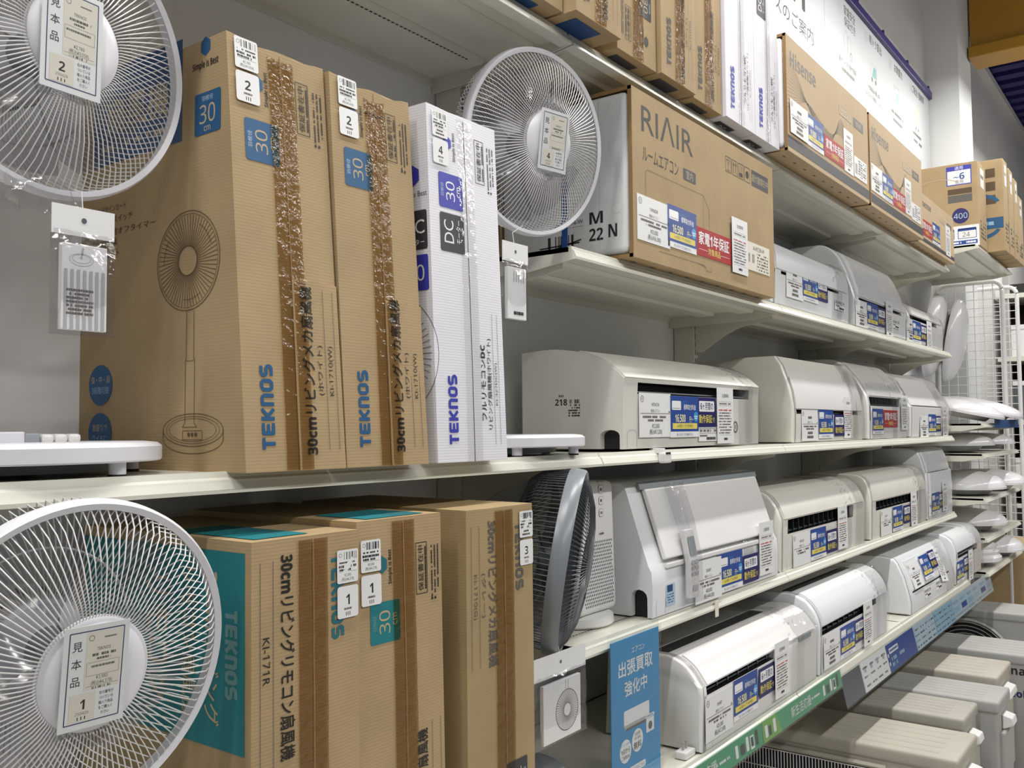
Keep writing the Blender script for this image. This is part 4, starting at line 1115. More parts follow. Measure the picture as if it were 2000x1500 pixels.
# ------------------------------------------------------------------ fans
def fan(label, c, az, el, base, wire, ring_m, hub_m, blade_m, card=None, pole_m=PLW, base_r=.19, R=.18, deep=.085, twist=.35, group='sample fans', spoke=112, pole_back=.14, hub_r=.060, buttons=False, pole_xy=None):
    az, el = math.radians(az), math.radians(el)
    n = Vector((math.cos(az) * math.cos(el), math.sin(az) * math.cos(el), math.sin(el)))
    u = n.cross(Vector((0, 0, 1))).normalized() * -1
    v = n.cross(u)
    if v.z < 0: u, v = -u, -v
    c = Vector(c)
    M = Matrix(((u.x, v.x, n.x, c.x), (u.y, v.y, n.y, c.y), (u.z, v.z, n.z, c.z), (0, 0, 0, 1)))
    bx, by, bz = base
    r = empty('electric_fan', (bx, by, bz), label, 'fan', group)
    rd = -.013 if wire is WIRE else -.024
    b = MB(); b.lathe([(R - .009, .005), (R - .002, .008), (R + .001, .004), (R + .002, rd * .5), (R, rd), (R - .004, rd - .001), (R - .006, rd * .5)], 96, M=M, closed=True); b.build('guard_ring', ring_m, r, smooth=40)
    wr = .00082 if wire is WIRE else .0010
    b = MB()
    for i in range(spoke):
        a = 2 * PI * i / spoke; ca, sa = math.cos(a), math.sin(a)
        pts = [(.056, .030), (.062, .036), (.075, .0375), (.115, .031), (.150, .018), (R - .006, .000)]
        b.tube([(q * ca, q * sa, z) for q, z in pts], wr, 4, M=M, caps=False)
    b.lathe([(.0575, .030), (.0590, .0315), (.0575, .033), (.056, .0315)], 48, M=M, closed=True)
    tag(b.build('front_guard', wire, r, smooth=60), kind='stuff')
    b = MB()
    for i in range(spoke):
        a0 = 2 * PI * (i + .5) / spoke
        pts = []
        for q, z, t in ((.045, -deep, 0), (.085, -deep, .25), (.120, -deep + .002, .5), (.150, -deep + .012, .75), (.168, -deep + .035, .92), (R - .005, -.015, 1.0)):
            a = a0 + twist * t; pts.append((q * math.cos(a), q * math.sin(a), z))
        b.tube(pts, wr, 4, M=M, caps=False)
    b.lathe([(.105, -deep + .000), (.1065, -deep + .0015), (.108, -deep), (.1065, -deep - .0015)], 60, M=M, closed=True)
    tag(b.build('rear_guard', wire, r, smooth=60), kind='stuff')
    b = MB(); b.lathe([(0, .0425), (.035, .0420), (hub_r - .008, .0395), (hub_r - .001, .035), (hub_r, .029), (hub_r - .004, .026), (0, .026)], 56, M=M); b.build('hub_cap', hub_m, r, smooth=40)
    for k in range(5):
        b = MB(); G = {}
        for i in range(7):
            for j in range(9):
                rr = .024 + .126 * i / 6
                wdt = .42 + .62 * math.sin(min(1, i / 4.2) * PI / 2)
                if i == 6: wdt *= .86
                a = 2 * PI * k / 5 + .3 + (j / 8 - .5) * wdt + .35 * i / 6
                z = -.040 + (j / 8 - .5) * .046 * (1 - .25 * i / 6)
                G[i, j] = len(b.V); b.V.append(tuple(M @ Vector((rr * math.cos(a), rr * math.sin(a), z))))
        for i in range(6):
            for j in range(8): b.F.append((G[i, j], G[i + 1, j], G[i + 1, j + 1], G[i, j + 1])); b.M.append(0)
        b.build('blade', blade_m, r, smooth=80)
    b = MB(); b.lathe([(0, -.012), (.022, -.013), (.026, -.022), (.026, -.062), (0, -.062)], 32, M=M); b.build('spinner', blade_m if ring_m is not GREYP else DKGREY, r, smooth=40)
    b = MB(); b.lathe([(.0, -deep + .004), (.046, -deep + .004), (.055, -deep - .004), (.056, -deep - .05), (.048, -deep - .085), (.03, -deep - .10), (0, -deep - .102)], 40, M=M); b.build('motor_housing', pole_m, r, smooth=40)
    # cooling slots of the motor housing
    for i in range(14):
        a = 2 * PI * i / 14; b = MB()
        b.tube([(.0560 * math.cos(a), .0560 * math.sin(a), -deep - .012), (.0560 * math.cos(a), .0560 * math.sin(a), -deep - .034)], .0022, 5, M=M); b.build('cooling_slot', DKGREY, r)
    pc = c - n * pole_back; px_, py_ = pole_xy or (bx, by)
    if pole_xy: pc = Vector((px_, py_, c.z))
    b = MB(); b.tube([pc - Vector((0, 0, .02)), Vector((px_, py_, bz + .035))], .013, 14); b.build('pole', pole_m, r, smooth=50)
    b = MB(); b.tube([Vector((px_, py_, bz + .036)), Vector((px_, py_, bz + .16))], .019, 16); b.build('pole_sleeve', pole_m, r, smooth=50)
    Mb = Matrix.Translation((bx, by, bz))
    b = MB(); b.lathe([(0, .042), (base_r - .02, .042), (base_r - .006, .0405), (base_r, .036), (base_r, .020), (base_r - .002, .018), (base_r - .01, .018), (0, .018)], 72, M=Mb); b.build('base', pole_m, r, smooth=40)
    b = MB(); b.lathe([(0, .018), (base_r * .70, .018), (base_r * .68, .006), (0, .006)], 40, M=Mb); b.build('base_weight', GREYP if pole_m is PLW else DKGREY, r, smooth=40)
    for i in range(6):
        a = 2 * PI * i / 6 - 1.15
        x, y = bx + (base_r - .022) * math.cos(a), by + (base_r - .022) * math.sin(a)
        b = MB(); b.tube([(x, y, bz + .020), (x, y, bz + .003)], .010, 12); f_ = b.build('foot', pole_m, r, smooth=50)
        b = MB(); b.tube([(x, y, bz + .0035), (x, y, bz + .0001)], .0105, 12); b.build('rubber_pad', BLK, f_)
    if buttons:
        for i in range(3): B('button', bx + .030 + i * .017, by - .05, bz + .041, bx + .046 + i * .017, by - .03, bz + .052, PLWA, r, bevel=.004)
        B('control_panel', bx - .045, by - .05, bz + .041, bx + .010, by - .025, bz + .055, PLW, r, bevel=.002)
        B('switch', bx + .010, by - .05, bz + .041, bx + .028, by - .03, bz + .053, GREYL, r, bevel=.002)
    if card:
        num, price, wch, hch, du, dv, ks = card
        o = c + n * .045 + u * du + v * dv
        k = plate('sample_card', r, o, u, v, -wch * ks / 2, -hch * ks / 2, wch * ks / 2, hch * ks / 2, .0006, CWH)
        P = Print(); W, H = wch, hch; P.z = .0008
        P.frame(.007, .008, W - .007, H - .007, .0012, CNAVY)
        for i, t in enumerate('見本品'): P.text(t, .017, H - .024 - i * .021, .0095, INK)
        P.rect(.028, .046, W - .009, H - .009, PAPERC); 
        P.arc(.034, H - .016, .0032, .0032, .0007, INKG, n=14); P.greek(.050, .066, H - .017, .0018, INKG, .9)
        P.text('TEKNOS', .050, H - .030, .0040, INK, 0, .8); P.greek(.036, .066, H - .037, .0032, INKG, .85); P.greek(.042, .060, H - .042, .0026, INKG, .8)
        P.frame(.030, H - .062, W - .011, H - .046, .0004, INKG); P.greek(.032, .066, H - .051, .0026, INKG, .9)
        if price: P.text(price[0], .050, .060, .0044, INK, 0, .8); P.text(price[1], .050, .0535, .0044, INK, 0, .8)
        P.line(.030, .050, W - .011, .050, .0004, INKG); P.bars(.036, .0462, .062, .049, INK, 24)
        P.rect(.012, .010, .044, .043, PAPERC); P.text(num, .028, .030, .0120, INK, .01); P.text('250426', .028, .0195, .0036, INKG)
        for i in range(3): P.rectraw(.0225 + i * .0045, .0115, .0238 + i * .0045, .0155, INK)
        for i, t in enumerate(('右の番号が', 'ついている', '箱入り商品', 'をご購入く', 'ださい')): P.text(t, .0575, .0395 - i * .0062, .0033, INK, 0, .8)
        P.b.V = [(x * ks, y * ks, z) for x, y, z in P.b.V]; W, H = W * ks, H * ks
        P.build('lettering', k, o - u * W / 2 - v * H / 2, u, v)
        s_ = MB(); s_.add([o + u * x + v * y + n * (.0016 + random.uniform(0, .0008)) for x, y in ((-W / 2 - .004, -H / 2 - .004), (W / 2 + .004, -H / 2 - .004), (W / 2 + .004, H / 2 + .004), (-W / 2 - .004, H / 2 + .004))], [(0, 1, 2, 3)])
        s_.build('card_sleeve', ACRYL, r)
    return r
fan('white sample fan hanging over the side of the drawn-fan carton', (.545, 1.084, 2.062), 276.3, -1.9, (.53, 1.185, ZB), WIRE, PLW, PLW, BLADE, ('2', P2, .082, .130, -.010, -.006, .94), buttons=True, pole_xy=(.495, 1.215))
fan('white sample fan on the low deck in front of the teal carton', (.510, .951, 1.357), 269.8, -7, (.510, 1.09, .893), WIRE, PLW, PLW, BLADE, ('1', P1, .082, .125, -.006, .003, .84), base_r=.15, R=.1728)
fan('white sample fan beside the foam ended kraft carton', (1.465, 1.028, 2.161), 258.9, -7.5, (1.492, 1.165, ZB), WIRE, PLW, PLW, BLADE, ('4', P4, .082, .125, .004, .0, .92), spoke=116)
fan('dark grey sample fan turned sideways next to the tower purifier', (1.522, .997, 1.340), 298, -9.0, (1.455, 1.120, .893), WIREG, GREYP, DKGREY, BLADEG, None, GREYP, base_r=.13, deep=.11, twist=.06)

# ------------------------------------------------------------------ bags with manuals
def manual_bag(label, x0, x1, z0, z1, y, head, stripes=True, drawing=False, hang=None, skew=0.0):
    r = empty('manual_bag', ((x0 + x1) / 2, y, z0), label, 'bag', 'manuals hung in clear bags')
    W, H = x1 - x0, z1 - z0
    b = MB(); b.box(x0, y - .0006, z1 - head, x1, y + .0006, z1); b.build('header_card', PAPER, r)
    P = Print(); P.disc(W / 2, head * .55, .0032, DKGREY, 14); P.build('hang_hole', r, (x0, y - .0008, z1 - head), (1, 0, 0), (0, 0, 1))
    nx, nz = 10, 14; b = MB()
    for s_ in (-1, 1):
        o = len(b.V)
        for i in range(nx + 1):
            for j in range(nz + 1):
                u, t = i / nx, j / nz
                b.V.append((x0 - .001 + (W + .002) * u, y + s_ * (.001 + .010 * math.sin(PI * u) * math.sin(PI * min(1, (1 - t) * 1.3)) ** .5 if t < 1 else 0) + random.uniform(-.001, .001), z0 + (H - head + .006) * t))
        for i in range(nx):
            for j in range(nz):
                a = o + i * (nz + 1) + j; b.F.append((a, a + nz + 1, a + nz + 2, a + 1)); b.M.append(0)
    b.build('clear_bag', BAGF, r, smooth=70)
    bx0, bx1, bz0, bz1 = x0 + W * .14, x1 - W * .14, z0 + .006, z1 - head - .010
    k = B('booklet', bx0, y - .004, bz0, bx1, y + .004, bz1, PAPER, r, bevel=.001)
    P = Print(); w_, h = bx1 - bx0, bz1 - bz0
    if stripes:
        for i in range(7): P.rect(w_ * (.05 + i * .137), 0, w_ * (.12 + i * .137), h * .70, LAMPF)
        for i in range(7): P.greek(w_ * .10, w_ * .70, h * (.46 - i * .045), .0026, INKG, .85)
        P.arc(w_ * .42, h * .82, w_ * .26, h * .07, .0006, LAMPF); P.arc(w_ * .42, h * .83, w_ * .2, h * .05, .0006, LAMPF); P.line(w_ * .42, h * .83, w_ * .45, h * .96, .002, LAMPF)
    if drawing:
        c, z, q = w_ * .62, h * .46, w_ * .30
        P.line(c - .004, z + q, c - .004, h * .97, .0007, INKG); P.line(c + .004, z + q, c + .004, h * .97, .0007, INKG)
        P.arc(c, z, q, q, .0012, INKG)
        for i in range(48):
            a = 2 * PI * i / 48; P.line(c + q * .3 * math.cos(a), z + q * .3 * math.sin(a), c + q * math.cos(a), z + q * math.sin(a), .0008, INKG)
        P.disc(c, z, q * .30, PAPER, 20)
    if not stripes and not drawing:
        P.greek(w_ * .3, w_ * .85, h * .12, .006, INK, .95)
        for i in range(5): P.rect(w_ * (.3 + .13 * i), h * .72, w_ * (.34 + .13 * i), h * .93, LAMPF)
    P.build('cover_print', k, (bx0, y - .0042, bz0), (1, 0, 0), (0, 0, 1))
    b = MB(); b.tube([((x0 + x1) / 2, y, z1 - head * .4), ((x0 + x1) / 2, y + .006, z1 + .02), hang], .0006, 4); b.build('hanging_tag_string', PLWA, r)
    return r
manual_bag('clear bag with a striped manual hanging under the sample fan of the drawn-fan carton', .515, .590, 1.711, 1.860, 1.03, .034, hang=(.56, 1.07, 1.89))
manual_bag('clear bag with a plain manual hanging between the white carton and the shelf end', 1.308, 1.386, 1.793, 1.940, .995, .036, stripes=False, hang=(1.42, 1.03, 1.99))
manual_bag('clear bag with a fan drawing on its manual, under the dark grey fan', 1.358, 1.530, 1.022, 1.186, .97, .042, stripes=False, drawing=True, hang=(1.46, .985, 1.20))

# ------------------------------------------------------------------ tower purifier
r = empty('air_purifier', (1.79, 1.14, ZC), 'slim white tower air purifier with a perforated lower front', 'air purifier')
Mb = Matrix.Translation((1.766, 1.150, ZC))
b = MB(); b.lathe([(0, 0.002), (.088, .002), (.092, .006), (.090, .022), (.080, .028), (0, .028)], 56, M=Mb); b.build('round_base', PLWA, r, smooth=40)
b = MB()
def tower(z, s): 
    w_, d = .080 * s, .070 * s
    return [(1.766 - w_, 1.150 - d, z), (1.766 + w_, 1.150 - d, z), (1.766 + w_, 1.150 + d, z), (1.766 - w_, 1.150 + d, z)]
V = tower(ZC + .028, 1.0) + tower(ZC + .318, .94)
b.add(V, [(0, 3, 2, 1), (4, 5, 6, 7), (0, 1, 5, 4), (1, 2, 6, 5), (2, 3, 7, 6), (3, 0, 4, 7)]); b.build('tower_body', PLWA, r, smooth=40, bevel=.018, seg=4)
U = Vector((1, 0, 0)); Vv = (Vector((1.766, 1.150 - .0658, ZC + .318)) - Vector((1.766, 1.080, ZC + .028))).normalized()
P = Print()
for i in range(18):
    for j in range(19):
        x = .018 + i * .0074 + (.0037 if j % 2 else 0); y = .018 + j * .0076
        if x < .018 + y * .02 or x > .142 - y * .02: continue
        P.b.add([(x - .0019, y, P.z), (x, y - .0032, P.z), (x + .0019, y, P.z), (x, y + .0032, P.z)], [(0, 1, 2, 3)], DKGREY)
o = P.build('perforated_grille', r, Vector((1.686, 1.0795, ZC + .030)), U, Vv)
for q in o: q['kind'] = 'stuff'
P = Print()
for i, q in enumerate((.270, .245, .218)): P.rrect(.086, q - .009, .106, q + .009, .005, LAMPF); P.rrect(.0872, q - .0078, .1048, q + .0078, .004, PLWA); P.greek(.091, .101, q, .006, INKG, .9)
for i in range(4): P.greek(.078 + i * .008, .083 + i * .008, .288, .0035, INKG, 1)
P.greek(.085, .105, .172, .004, INKG, 1)
P.build('touch_controls', r, Vector((1.686, 1.0792, ZC + .030)), U, Vv)

# ------------------------------------------------------------------ poster and banner rails
r = empty('sale_poster', (1.754, .985, .84), 'blue buy-back poster in an acrylic holder hanging from the shelf corner', 'poster')
B('poster_sheet', 1.649, .984, .845, 1.858, .986, 1.158, POSTB, r)
P = Print(); W, H = .209, .313
P.text('エアコン', .115, .284, .0105, CWH, .006); P.fit('出張買取', .030, .235, .178, .268, CWH, .016); P.fit('強化中', .055, .192, .152, .224, CWH, .016)
P.rrect(.050, .130, .160, .164, .004, CWH); P.rect(.052, .126, .155, .134, LAMPF); P.rect(.06, .122, .15, .127, INKG)
P.disc(.055, .082, .024, CWH, 30); P.disc(.106, .092, .024, CWH, 30)
P.text('エアコン以外も', .055, .096, .0042, POSTB); P.text('1点から', .055, .083, .0092, INK, .008, .85); P.text('ご利用OK', .055, .070, .0068, INK, .004, .85)
P.text('出張費', .106, .106, .006, INK); P.text('取外費用', .106, .097, .005, INK); P.text('無料', .106, .082, .0125, INK, .012)
P.rrect(.145, .096, .180, .126, .002, CWH); P.disc(.163, .109, .009, INKG, 20); P.rect(.142, .127, .182, .134, CWH); P.greek(.145, .18, .1305, .003, CSKY, .9)
P.rrect(.028, .030, .140, .044, .005, CWH); P.text('出張買取のお申込みはこちら', .084, .037, .0062, CBLUE, 0, .9)
P.build('lettering', r, (1.649, .984, .845), (1, 0, 0), (0, 0, 1))
b = MB(); b.box(1.643, .9805, .838, 1.864, .9825, 1.164); b.box(1.643, .987, .838, 1.864, .989, 1.175); b.box(1.643, .9805, .836, 1.864, .989, .8385)
b.build('acrylic_holder', ACRYL, r)

def banner(name, label, x0, x1, z0, z1, y, lean, m, P, hold=True):
    r = empty(name, ((x0 + x1) / 2, y, z0), label, 'banner', 'banners along the lowest shelf rail')
    V = Vector((0, lean, 1)).normalized(); H = (z1 - z0) / V.z
    plate('banner_strip', r, (x0, y, z0), (1, 0, 0), V, 0, 0, x1 - x0, H, .0008, m)
    P.build('lettering', r, Vector((x0, y, z0)) + Vector((1, 0, 0)).cross(V) * .0009, (1, 0, 0), V)
    if hold: plate('clear_holder', r, Vector((x0, y, z0)) + Vector((1, 0, 0)).cross(V) * .0022, (1, 0, 0), V, -.004, -.004, x1 - x0 + .004, H + .004, .0012, ACRYL)
    return r
for k, (a, c, q) in enumerate(((1.66, 2.30, 'under the open finned unit'), (2.303, 2.945, 'under the second unit'))):
    P = Print(); W = c - a
    P.rect(0, 0, .10, .052, GREENL)
    P.poly([(.10, 0), (.13, 0), (.10, .052)], GREENL)
    P.text('新生活応援', .285, .026, .022, CWH, .004, 1.05); P.greek(.36, .44, .026, .006, CWH, .9)
    for i, (x, hh, m_) in enumerate(((.47, .030, CWH), (.50, .024, CHARC), (.535, .034, CWH), (.565, .028, CHARC), (.595, .036, CHARC))):
        P.rrect(x, .010, x + (.016 if i != 1 else .026), .010 + hh, .004, m_)
        if i == 3: P.rect(x - .004, .008, x + .020, .040, CWH); P.rect(x, .014, x + .016, .036, CHARC)
    for i, (x, hh, m_) in enumerate(((.015, .030, CWH), (.040, .024, CHARC), (.072, .034, CWH))): P.rrect(x, .010, x + .018, .010 + hh, .004, m_)
    banner('shelf_banner', 'green new life banner along the shelf rail %s' % q, a, c, .790, .842, .924, .12, GREEN, P)
def pr(kind, W, H):
    P = Print()
    if kind == 'icons':
        P.rect(0, 0, W, H, PAPER)
        for i in range(4):
            for j in range(3): P.greek(.02 + i * W / 4.2, .07 + i * W / 4.2, H - .022 - j * H * .3, .006, INKG, .85)
            P.rrect(.03 + i * W / 4.2, H * .62, .055 + i * W / 4.2, H * .82, .003, LAMPF)
    if kind == 'blue':
        P.rrect(.03, H * .62, .15, H * .82, .004, CWH); P.greek(.035, .145, H * .72, .008, CBLUE, .9); P.greek(.04, .11, H * .42, .012, LBLUE, .95); P.greek(.04, .11, H * .22, .012, LBLUE, .95); P.greek(.15, .22, H * .42, .012, LBLUE, .9); P.disc(.012, H * .6, .007, CWH, 12); P.disc(.012, H * .3, .007, CWH, 12)
    if kind == 'info':
        for i in range(4):
            for j in range(4): P.greek(.01 + i * W / 4, W / 4 - .01 + i * W / 4, H - .02 - j * H * .22, .006, INKG, .6)
    if kind == 'table':
        for i in range(3): P.rect(.02 + i * W / 3, H * .30, W / 3 - .02 + i * W / 3, H * .55, CBLUE if i == 1 else LBLUE); P.greek(.02 + i * W / 3, W / 3 - .03 + i * W / 3, H * .75, .012, LBLUE, .9)
        P.greek(.02, W - .02, H * .15, .010, LAMPF, .8)
    return P
zb0, zb1 = .720, .815
for x0, x1, m, kind, q in ((2.962, 3.16, DKGREY, '', 'dark grey blank card at the start of the long rail banner'), (3.163, 3.47, PAPER, 'icons', 'white card with small pictograms on the long rail'), (3.473, 3.86, CBLUE, 'blue', 'blue information card on the long rail'),
                          (3.863, 4.20, LBLUE2, 'info', 'pale table card on the long rail'), (4.203, 4.56, LBLUE, 'info', 'sky blue card on the long rail'), (4.563, 5.02, LBLUE2, 'table', 'pale blue chart card on the long rail'), (5.023, 5.50, LBLUE2, 'table', 'pale blue chart card at the lamp end of the long rail')):
    banner('rail_card', q, x0, x1, zb0, zb1, .915, .22, m, pr(kind, x1 - x0, zb1 - zb0))
# clip on the middle rail and power plug on the lowest shelf
r = empty('rail_clip', (1.93, .99, ZB - .03), 'white plastic clip hooked on the middle shelf rail', 'clip')
B('clip_body', 1.903, .985, ZB - .028, 1.938, 1.002, ZB - .004, PLWA, r, bevel=.004); B('clip_hook', 1.912, .995, ZB - .006, 1.926, 1.03, ZB + .006, PLWA, r, bevel=.002); B('clip_jaw', 1.909, .9845, ZB - .008, 1.932, .9855, ZB - .003, BLK, r)
r = empty('power_plug', (1.955, .95, ZD), 'white power plug with two pins on the lowest shelf corner', 'plug')
B('plug_body', 1.925, .955, ZD + .001, 1.975, .985, ZD + .018, PLWA, r, bevel=.005)
for x in (1.940, 1.955): B('pin', x, .968, ZD + .018, x + .004, .974, ZD + .036, METAL, r)

# ------------------------------------------------------------------ outdoor units on the floor
def outdoor(label, x0, x1, y0, y1, z1, m, grille=False, logo=None, m2=None):
    r = empty('outdoor_unit', ((x0 + x1) / 2, y0, 0), label, 'outdoor unit', 'outdoor units on the floor')
    B('cabinet', x0 + .006, y0 + .006, .03, x1 - .006, y1 - .006, z1 - .035, m, r, bevel=.008)
    b = MB(); b.box(x0, y0, z1 - .045, x1, y1, z1); b.build('lid', m2 or m, r, smooth=40, bevel=.012, seg=3)
    for i in range(5):
        b = MB(); x = x0 + .05 + i * (x1 - x0 - .1) / 4; b.box(x - .009, y0 + .06, z1 - .001, x + .009, y1 - .05, z1 + .0009); b.build('lid_rib', m2 or m, r, bevel=.0008)
    for yy in (y0 + .10, y1 - .14):
        B('foot_rail', x0 - .02, yy, 0, x1 + .02, yy + .05, .03, PLGREY, r)
    b = MB(); b.box(x0 + .05, y0 - .012, .18, x1 - .05, y0 + .008, z1 - .12); b.build('valve_cover', m, r, bevel=.008)
    b = MB(); b.prism([(y0 - .035, z1 - .10), (y0 - .03, z1 - .075), (y0 + .005, z1 - .065), (y0 + .005, z1 - .12)], x0 + .09, x1 - .09); b.build('handle', PLWA, r, bevel=.004)
    if grille:
        ya, yb_, za, zb = y0 + .22, y1 - .03, .08, z1 - .075
        B('fan_opening', x0 + .002, ya, za, x0 + .0065, yb_, zb, BLK, r)
        b = MB()
        n = 46
        for i in range(n + 1):
            y = ya + (yb_ - ya) * i / n; b.tube([(x0 - .006, y, za), (x0 - .006, y, zb)], .0018, 4, caps=False)
        for i in range(8):
            z = za + (zb - za) * i / 7; b.tube([(x0 - .008, ya, z), (x0 - .008, yb_, z)], .0018, 4, caps=False)
        tag(b.build('fan_grille', PLWA, r), kind='stuff')
        b = MB(); P_ = [(ya - .012, za - .012), (yb_ + .012, za - .012), (yb_ + .012, zb + .012), (ya - .012, zb + .012)]
        for (q, s_), (q2, s2) in zip(P_, P_[1:] + P_[:1]): b.tube([(x0 - .003, q, s_), (x0 - .003, q2, s2)], .009, 6)
        b.build('grille_frame', m, r, smooth=60)
    if logo:
        P = Print()
        if logo == 'cyan': P.rect(0, 0, .16, .05, BLK); P.poly([(.02, 0), (.09, 0), (.16, .035), (.16, .05)], CSKY)
        elif logo == 'green': P.text('eolia', .06, .03, .03, CNAVY, .01); P.text('Panasonic', .08, .13, .035, INK, .01)
        P.build('lettering', r, (x0 + .0045, y0 + .17, z1 - .20), (0, -1, 0), (0, 0, 1))
    return r
outdoor('beige outdoor unit with wire grille, first in the row on the floor', 3.075, 3.385, .625, 1.36, .585, PLBEIGE2, True, m2=PLBEIGE2)
outdoor('grey beige outdoor unit, second in the floor row', 3.515, 3.765, .690, 1.36, .585, PLBEIGE, m2=PLBEIGE)
outdoor('light grey outdoor unit reaching further into the aisle, third in the floor row', 3.800, 4.055, .628, 1.36, .585, PLGREY)
outdoor('pale beige outdoor unit with short lid, fourth in the floor row', 4.170, 4.500, .690, 1.36, .585, PLBEIGE2)
outdoor('white grey outdoor unit with brand lettering, fifth in the floor row', 4.63, 4.95, .56, 1.34, .585, PLGREY, logo='green')
u6 = outdoor('grey outdoor unit with round fan and blue emblem under the lamps', 5.54, 5.86, .66, 1.36, .60, PLGREY, logo='cyan')
b = MB(); M6 = Matrix.Translation((5.54, 1.06, .32)) @ Matrix.Rotation(-PI / 2, 4, 'Y')
b.lathe([(.0, .004), (.215, .004)], 48, M=M6); b.build('fan_opening', BLK, u6)
b = MB()
for q in range(10): b.lathe([(.03 + q * .02, .012), (.0322 + q * .02, .0145), (.0345 + q * .02, .012)], 40, M=M6)
b.lathe([(.215, .004), (.222, .012), (.232, .004)], 48, M=M6)
b.build('round_guard', PLGREY, u6, smooth=50)

# ------------------------------------------------------------------ lamp bay
LS = [(2.562, 'holding the lamp cartons'), (1.608, 'first below the wall lamps'), (1.447, 'second below the wall lamps'), (1.213, 'third below the wall lamps'), (1.007, 'fourth below the wall lamps'), (.830, 'lowest of the lamp shelves')]
for z, q in LS:
    shelf(5.375, 6.48, z, 'deep ivory lamp shelf %s' % q, yf=.922, yb=1.384, lip=.022, brk=[5.39], group='deep ivory lamp shelves')
struct('wall_panel_7', 5.134, 1.385, .05, 6.50, 1.40, 2.72, PANEL)
def dome(label, c, R, h, nrm, ring=False, n=48):
    n_ = Vector(nrm).normalized(); u = n_.orthogonal().normalized(); v = n_.cross(u); c = Vector(c)
    M = Matrix(((u.x, v.x, n_.x, c.x), (u.y, v.y, n_.y, c.y), (u.z, v.z, n_.z, c.z), (0, 0, 0, 1)))
    r = empty('ceiling_lamp', c, label, 'lamp', 'ceiling lamps on display')
    pr_ = [(R, 0), (R, .012)]
    for i in range(10):
        a = i / 9 * PI / 2; pr_.append((R * .985 * math.cos(a) ** .8 if i < 9 else 0, .012 + h * math.sin(a)))
    if ring: pr_ = [(R, 0), (R, .02), (R * .93, .035), (R * .95, .05), (R * .88, .065), (R * .90, .078)] + [(R * .88 * math.cos(i / 7 * PI / 2), .08 + h * .5 * math.sin(i / 7 * PI / 2)) for i in range(8)]
    b = MB(); b.lathe(pr_, n, M=M); b.build('cover', LAMP, r, smooth=45)
    b = MB(); b.lathe([(0, -.03), (R * .62, -.03), (R * .72, -.002), (R * .995, 0.0)], n, M=M); b.build('mounting_plate', LAMPF if h > .02 else DKGREY, r, smooth=40)
    return r
l = dome('round milky ceiling lamp hung on the wall behind the air conditioners', (6.02, 1.300, 2.15), .255, .070, (.06, -1, -.16))
l = dome('round milky ceiling lamp with a label hung on the wall, beside the first', (6.22, 1.225, 2.13), .258, .070, (.08, -1, -.18))
P = Print(); P.rrect(-.03, -.03, .03, .03, .004, PAPER); P.greek(-.02, .02, .0, .012, BRED, .8); P.greek(-.02, .02, -.018, .008, INKG, .8); P.build('round_label', l, (6.22, 1.196, 1.96), (1, .18, 0), (0, -.2, 1))
dome('broad tilted ceiling lamp on the shelf below the wall lamps, in front', (5.66, 1.09, 1.682), .235, .055, (0, -.24, 1), False)
dome('broad tilted ceiling lamp on the shelf below the wall lamps, behind', (6.17, 1.08, 1.687), .245, .060, (0, -.22, 1), False)
dome('flat round ceiling lamp on the second lamp shelf', (5.68, 1.13, 1.488), .215, .055, (0, 0, 1))
dome('flat round ceiling lamp at the far end of the second lamp shelf', (6.17, 1.11, 1.488), .225, .055, (0, 0, 1))
dome('plump round ceiling lamp on the third lamp shelf', (5.68, 1.09, 1.250), .225, .085, (0, 0, 1))
dome('plump round ceiling lamp at the far end of the third lamp shelf', (6.19, 1.065, 1.250), .230, .075, (0, 0, 1))
dome('round ceiling lamp on the fourth lamp shelf', (5.78, 1.11, 1.048), .230, .070, (0, 0, 1))
dome('ribbed round ceiling lamp on the lowest lamp shelf', (5.65, 1.11, .862), .215, .06, (0, 0, 1), True)
dome('round ceiling lamp behind the ribbed one on the lowest lamp shelf', (6.17, 1.08, .862), .225, .085, (0, 0, 1))
# price strip on the first lamp shelf
r = B('price_strip', 5.60, .896, 1.583, 6.4, .900, 1.630, BLUED); tag(r, 'dark blue price strip on the first lamp shelf rail', 'price strip')
